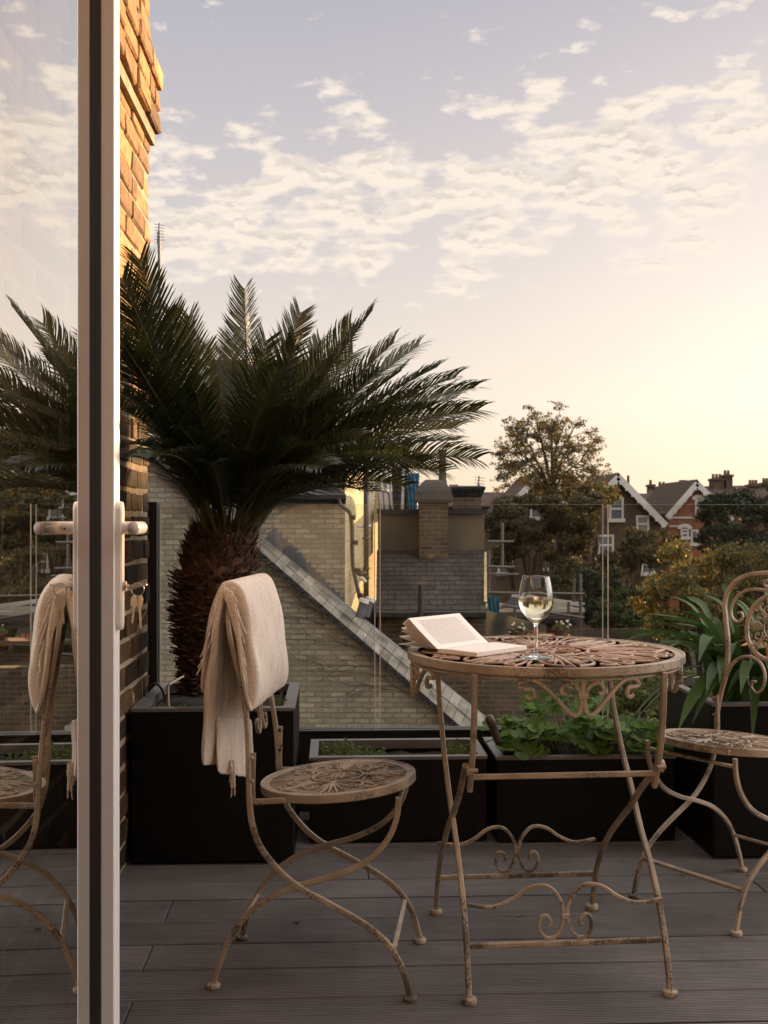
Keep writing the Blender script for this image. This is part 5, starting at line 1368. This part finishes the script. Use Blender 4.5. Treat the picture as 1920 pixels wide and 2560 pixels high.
blob_tree('autumn_tree', 'orange and gold autumn tree behind the right chair', at_ground(1550, 20), 5, [E(1545, 1265, 20, 125, 95), E(1455, 1300, 19, 75, 75), E(1620, 1240, 20, 90, 75), E(1640, 1330, 20, 90, 80), E(1500, 1345, 19, 90, 55)], 10, gold, .030, 24000, clus=.28)
blob_tree('garden_shrub', 'dark evergreen shrub between the glass joint and the autumn tree', at_ground(1350, 24), 4, [E(1350, 1300, 24, 55, 45), E(1325, 1340, 23, 45, 36), E(1390, 1345, 22, 50, 35)], 13, midl, .035, 7000, cat='shrub', trunk=False)
blob_tree('garden_shrub', 'low dark shrubs beside the pale fascia roof', at_ground(1285, 26), 4, [E(1290, 1262, 27, 45, 40), E(1290, 1325, 26, 34, 34)], 15, darkl, .04, 4200, cat='shrub', trunk=False)
blob_tree('garden_shrub', 'bright yellow green shrub under the right side of the table', at_ground(1370, 13), 3, [E(1370, 1480, 13, 110, 75), E(1290, 1520, 13, 60, 60), E(1450, 1500, 13, 70, 70), E(1340, 1570, 12.5, 110, 45)], 14, lime, .020, 15000, cat='shrub', trunk=False)
blob_tree('garden_shrub', 'small green shrub in the lower garden beside the plank fence', at_ground(1235, 19), 3, [E(1225, 1383, 19, 16, 14)], 18, lime, .016, 700, cat='shrub', trunk=False)
# far wood line closing the gardens
m = MB(); nr = np.random.default_rng(3)
cents = [(float(x), float(y), float(z), 2.2) for x, y, z in zip(nr.uniform(-20, 75, 150), nr.uniform(110, 150, 150), nr.uniform(-5, 1.0, 150))]
leaf_cloud(m, cents, .22, nr, 160); tag(m.build('distant_trees', darkl), 'dark mass of far trees on the horizon behind the roofs', 'trees', kind='stuff')
m = MB(); cents = [(float(x), float(y), float(z), 1.1) for x, y, z in zip(nr.uniform(-2, 26, 140), nr.uniform(26, 60, 140), nr.uniform(-6, -4.6, 140))]
leaf_cloud(m, cents, .06, nr, 170); tag(m.build('garden_undergrowth', olive), 'tangled brown green undergrowth in the gardens below', 'undergrowth', kind='stuff')

def fence():
    t = thing('plank_fence', P(1290, 1420, 21), 'grey vertical plank garden fence right of the flower pots', 'fence')
    b = MB(); rng = random.Random(1); u = 1236
    while u < 1420: b.prism([P(u, 1440, 20.6), P(u + 6.4, 1440, 20.6), P(u + 6.4, 1358 + rng.uniform(-1, 1), 20.6), P(u, 1358, 20.6)], Vector((0, .03, 0))); u += 7
    b.build('planks', simple('grey_weathered_wood', (.10, .085, .065), .9, .3, 4, .2, .01, isl=.25), t)
fence()
def flowers():
    wood = simple('trough_wood', (.12, .06, .04), .8)
    for (u, v, col, lab, s) in ((1118, 1362, (.75, .70, .65), 'white flowering pot plant left of the wine glass stem', 3), (1213, 1358, (.8, .75, .7), 'white flowers in the trough right of the wine glass stem', 4), (1142, 1380, (.6, .10, .14), 'pink flowers in the lower trough left of the wine glass stem', 5), (1208, 1380, (.55, .05, .06), 'red flowers in the lower trough right of the wine glass stem', 6)):
        c = P(u, v, 18.4); t = thing('flower_pot', P(u, v + 16, 18.4), lab, 'flower pot', 'flower pots in the lower garden')
        b = MB(); b.lathe([(.05, 0), (.11, .01), (.13, .10), (.14, .105), (.14, .12), (.11, .12), (.10, .10), (0, .09)], c=P(u, v + 17, 18.4), n=14); b.build('pot', wood, t)
        nr = np.random.default_rng(s); m = MB(); leaf_cloud(m, [(c.x, c.y, c.z, .15), (c.x - .08, c.y, c.z - .02, .09), (c.x + .1, c.y, c.z - .02, .09)], .018, nr, 150); m.build('foliage', midl, t)
        m = MB(); leaf_cloud(m, [(c.x + nr.uniform(-.14, .14), c.y - .08, c.z + nr.uniform(-.02, .15), .022) for _ in range(9)], .016, nr, 9); m.build('blossom', simple('blossom', col, .7, .1), t)
    b = MB(); b.box(tuple(P(1060, 1386, 18.2)), (P(1232, 1386, 18.2).x, 18.7, P(0, 1376, 18.2).z)); b.build
    tag(b.build('planting_shelf', wood), 'dark brown shelf carrying the flower pots in the lower garden', 'shelf')
flowers()

# ---------------- far houses
glassd = simple('window_reflection', (.10, .115, .14), .12, .2, .6, 0, spec=1.0)
def far_house(name, label, apex, eave_r, eave_l, base_v, d, wallm, wins, depth=9, trim=True, band=()):
    t = thing(name, P(apex[0], 1118 + 7.06*FD/d, d), label, 'house', 'far gabled houses')
    A, Rr, Ll = P(*apex, d), P(*eave_r, d), P(*eave_l, d)
    w = MB(); w.prism([Vector((Ll.x, d, -6)), Vector((Rr.x, d, -6)), Rr, A, Ll], Vector((0, depth, 0))); w.build('wall', wallm, t)
    r = MB()
    for X in (Rr, Ll):
        o = (X - A).normalized()*.35; th = Vector((0, 0, .14)); a0 = A + Vector((0, -.30, .02)); x0 = X + o + Vector((0, -.30, .02))
        r.add([a0, x0, x0 + Vector((0, depth + .3, 0)), a0 + Vector((0, depth + .3, 0)), a0 + th, x0 + th, x0 + th + Vector((0, depth + .3, 0)), a0 + th + Vector((0, depth + .3, 0))], [(0, 1, 2, 3), (4, 7, 6, 5), (0, 4, 5, 1), (1, 5, 6, 2), (3, 2, 6, 7)])
    r.build('roof', roof_red, t)
    if trim:
        b = MB()
        for X in (Rr, Ll):
            o = (X - A).normalized()*.35; a = A + Vector((0, -.33, -.10)); x = X + o + Vector((0, -.33, -.10)); b.sweep([a, x], .34, .06, B=(0, 1, 0), n=4)
            L = (x - a).length; k = int(L/.42)
            for i in range(k):    # scalloped lower edge
                p = a.lerp(x, (i + .5)/k) + Vector((0, 0, -.20)); b.sweep([p + Vector((0, -.02, .10)), p + Vector((0, -.02, -.05))], .22, .05, B=(0, 1, 0), n=4)
        b.build('bargeboard', white_t, t)
    for (u0, v0, u1, v1) in band:
        b = MB(); b.prism([P(u0, v1, d - .06), P(u1, v1, d - .06), P(u1, v0, d - .06), P(u0, v0, d - .06)], Vector((0, .05, 0))); b.build('string_course', white_t, t)
    for (u0, v0, u1, v1, *arch) in wins:
        a = P(u0, v1, d - .05); c = P(u1, v0, d - .05); fw = .11
        f = MB(); f.box((a.x, d - .08, a.z), (a.x + fw, d - .003, c.z)); f.box((c.x - fw, d - .08, a.z), (c.x, d - .003, c.z)); f.box((a.x + fw, d - .078, c.z - fw), (c.x - fw, d - .003, c.z)); f.box((a.x - .08, d - .14, a.z - .10), (c.x + .08, d - .003, a.z + fw*.9))
        mz = (a.z + c.z)/2; f.box((a.x + fw, d - .075, mz - .05), (c.x - fw, d - .003, mz + .05))
        if arch:
            n = 12; pa = [( (a.x+c.x)/2 + (c.x-a.x)*.68*math.cos(math.pi*i/n), c.z - .02 + (c.x-a.x)*.42*math.sin(math.pi*i/n)) for i in range(n+1)]
            f.sweep([Vector((x, d - .07, z)) for x, z in pa], .24, .07, B=(0, 1, 0), n=4)
        fo = f.build('window', white_t, t)
        g_ = MB(); g_.add([(a.x + fw, d - .02, a.z), (c.x - fw, d - .02, a.z), (c.x - fw, d - .02, c.z - fw), (a.x + fw, d - .02, c.z - fw)], [(0, 1, 2, 3)]); g_.build('pane', glassd, fo)
    return t
bro = brick_tex('brown_london_brick', 'x', (.115, .075, .045), (.075, .05, .032), (.12, .10, .075), sc=1.0, noisy=.35)
red = brick_tex('red_facing_brick', 'x', (.30, .10, .05), (.21, .07, .04), (.25, .18, .12), noisy=.25)
far_house('gabled_house', 'brown brick gabled house with white scalloped bargeboards and sash windows, right of the tall tree', (1333, 1027), (1426, 1122), (1240, 1122), 1400, 62, bro,
          [(1316, 1074, 1347, 1124), (1374, 1113, 1402, 1150), (1291, 1155, 1326, 1200), (1385, 1200, 1415, 1240)])
far_house('gabled_house', 'brown gabled house mostly hidden behind the tall autumn tree', (1163, 1024), (1256, 1120), (1070, 1120), 1400, 64, bro,
          [(1145, 1072, 1176, 1120), (1176, 1190, 1202, 1230), (1075, 1195, 1108, 1240)])
far_house('gabled_house', 'red brick gabled house with white arched window heads, half behind the dark evergreen', (1503, 1041), (1570, 1112), (1446, 1106), 1400, 70, red,
          [(1501, 1079, 1518, 1116, 1), (1470, 1142, 1488, 1162, 1), (1492, 1144, 1508, 1176)], band=((1446, 1116, 1560, 1120), (1446, 1135, 1470, 1138)))
def row():
    t = thing('terraced_house_row', P(1560, 1250, 85), 'long dark tiled roof row behind the red gabled house', 'building')
    w = poly_px([(1395, 1400), (1900, 1400), (1900, 1085), (1395, 1085)], 84, 8); w.build('wall', bro, t)
    r = MB(); a, b, c, e = P(1388, 1090, 83.5), P(1900, 1090, 83.5), P(1900, 1044, 88), P(1404, 1052, 88)
    r.add([a, b, c, e, c + Vector((0, 5, -3)), e + Vector((0, 5, -3))], [(0, 1, 2, 3), (3, 2, 4, 5)]); rf = r.build('roof', roof_red, t)
    s = MB(); s.prism([P(1416, 1078, 83.2), P(1436, 1078, 83.2), P(1434, 1062, 84.7), P(1416, 1062, 84.7)], Vector((0, 0, .08))); s.build('skylight', simple('skylight_glass', (.35, .33, .36), .3), rf)
    lg = MB(); lg.prism([P(1434, 1052, 86), P(1475, 1052, 86), P(1475, 1049, 86), P(1434, 1049, 86)], Vector((0, .2, 0))); lg.build('dormer_fascia', white_t, rf)
    pm = simple('clay_chimney_pot', (.16, .075, .045), .8)
    for (u0, u1, v0, pots) in ((1404, 1412, 1040, 1), (1540, 1562, 1027, 3), (1566, 1580, 1019, 2), (1470, 1486, 1040, 3), (1620, 1640, 1040, 3), (1650, 1670, 1036, 3), (1424, 1440, 1044, 2)):
        st = MB(); a = P(u0, 1062, 87.5); c = P(u1, v0 + 6, 87.5); st.box((a.x, 87.2, a.z - 1), (c.x, 88.6, c.z)); st.box((a.x - .08, 87.1, c.z - .18), (c.x + .08, 88.7, c.z - .02)); so = st.build('chimney', bro, t)
        for i in range(pots):
            pt = MB(); x = a.x + (c.x-a.x)*(i + .5)/pots; pt.lathe([(.13, 0), (.11, .25), (.12, .35), (.08, .35)], c=(x, 87.9, c.z), n=10); pt.build('chimney_pot', pm, so)
row()
def row2():
    t = thing('far_terrace', P(1010, 1250, 95), 'distant tiled roofs with chimney stacks left of the tall tree', 'building')
    poly_px([(700, 1400), (1400, 1400), (1400, 1090), (700, 1090)], 100, 8).build('wall', bro, t)
    r = MB(); a, b, c, e = P(690, 1094, 99.5), P(1400, 1094, 99.5), P(1400, 1066, 105), P(690, 1060, 105)
    r.add([a, b, c, e, c + Vector((0, 5, -3)), e + Vector((0, 5, -3))], [(0, 1, 2, 3), (3, 2, 4, 5)]); rf = r.build('roof', roof_red, t)
    pm = simple('clay_chimney_pot', (.16, .075, .045), .8)
    for (u0, u1, v0, pots) in ((970, 990, 1050, 3), (1000, 1030, 1053, 4), (1215, 1240, 1020, 3), (1278, 1296, 1036, 2)):
        st = MB(); a = P(u0, 1082, 104); c = P(u1, v0 + 6, 104); st.box((a.x, 103.2, a.z - 1), (c.x, 104.6, c.z)); so = st.build('chimney', bro, t)
        for i in range(pots):
            pt = MB(); x = a.x + (c.x-a.x)*(i + .5)/pots; pt.lathe([(.15, 0), (.13, .3), (.14, .4), (.08, .4)], c=(x, 103.9, c.z), n=10); pt.build('chimney_pot', pm, so)
row2()
def aerial(name, u, v0, v1, d, label, lean=8):
    t = thing(name, P(u + lean, v1, d), label, 'aerial')
    gm = simple('aerial_metal', (.10, .09, .085), .5)
    b = MB(); b.sweep([P(u, v0, d), P(u + lean, v1, d)], .034*d/16, .034*d/16, n=8); b.build('mast', gm, t)
    e = MB(); k = d/16
    for i in range(6): e.sweep([P(u - 9, v0 - 4 + i*6.5 - 12, d), P(u + 13, v0 - 1 + i*6.5 - 12, d)], .008*k, .008*k, n=6)
    e.sweep([P(u + 1, v0 - 18, d), P(u - 3, v0 + 26, d)], .02*k, .02*k, n=6); e.build('dipoles', gm, t)
aerial('tv_aerial', 343, 500, 1000, 14, 'tall thin television aerial mast rising beside the brick stack')
aerial('tv_aerial', 1034, 1046, 1066, 60, 'small television aerial on the far roofs left of the tall tree', 0)
mp = MB(); mp.sweep([P(1357, 1027, 62.5), P(1357, 1075, 62.5)], .12, .12, n=8); tag(mp.build('flue_pipe', pipe_m), 'dark flue pipe standing behind the brown gable', 'flue')

# unseen house added beyond the right edge of the view to shade the terrace
def shade_house():
    f0, y0, y1 = 9.75, 26.0, 27.6
    t = thing('added_shade_house', (13, 26.5, -6), 'unseen brick house added outside the right edge of the view to shade the terrace', 'house')
    w = MB(); w.box((f0, y0, -6), (19, y1 - .05, 3.3)); w.build('wall', bro, t)
    r = MB(); r.prism([(f0 - .05, y0 - .3, 3.31), (f0 - .05, y1 + .2, 3.31), (f0 - .05, (y0 + y1)/2, 4.15)], Vector((9.5, 0, 0))); r.build('roof', roof_red, t)
    for x in (11, 13.5, 16): 
        b = MB(); b.box((x, y0 - .06, -1), (x + 1, y0 - .003, .8)); b.build('window', white_t, t)
shade_house()

# a few dry scraps on the boards
for k, (u, v, lab) in enumerate(((1122, 2290/1.15732 - 0, 'dry curled leaf scrap on the boards left of the table feet'), (1475, 1893, 'small dark leaf on the boards near the right edge'), (640, 1995, 'tiny pale leaf scrap on the boards under the left chair'))):
    p = G(u, v, .001); mb = MB(); r = .007 - .001*k; vs = []
    for i in range(7): a = 2*math.pi*i/7; vs.append((p.x + r*1.6*math.cos(a + k), p.y + r*math.sin(a)*.7, p.z + .003 + .003*math.cos(2*a + k)))
    vs.append((p.x, p.y, p.z + .001)); vs += [(x, y, z + .0006) for x, y, z in vs]
    mb.add(vs, [(7, (i+1) % 7, i) for i in range(7)] + [(15, 8 + i, 8 + (i+1) % 7) for i in range(7)]); tag(mb.build('fallen_leaf', M['stem']), lab, 'leaf')
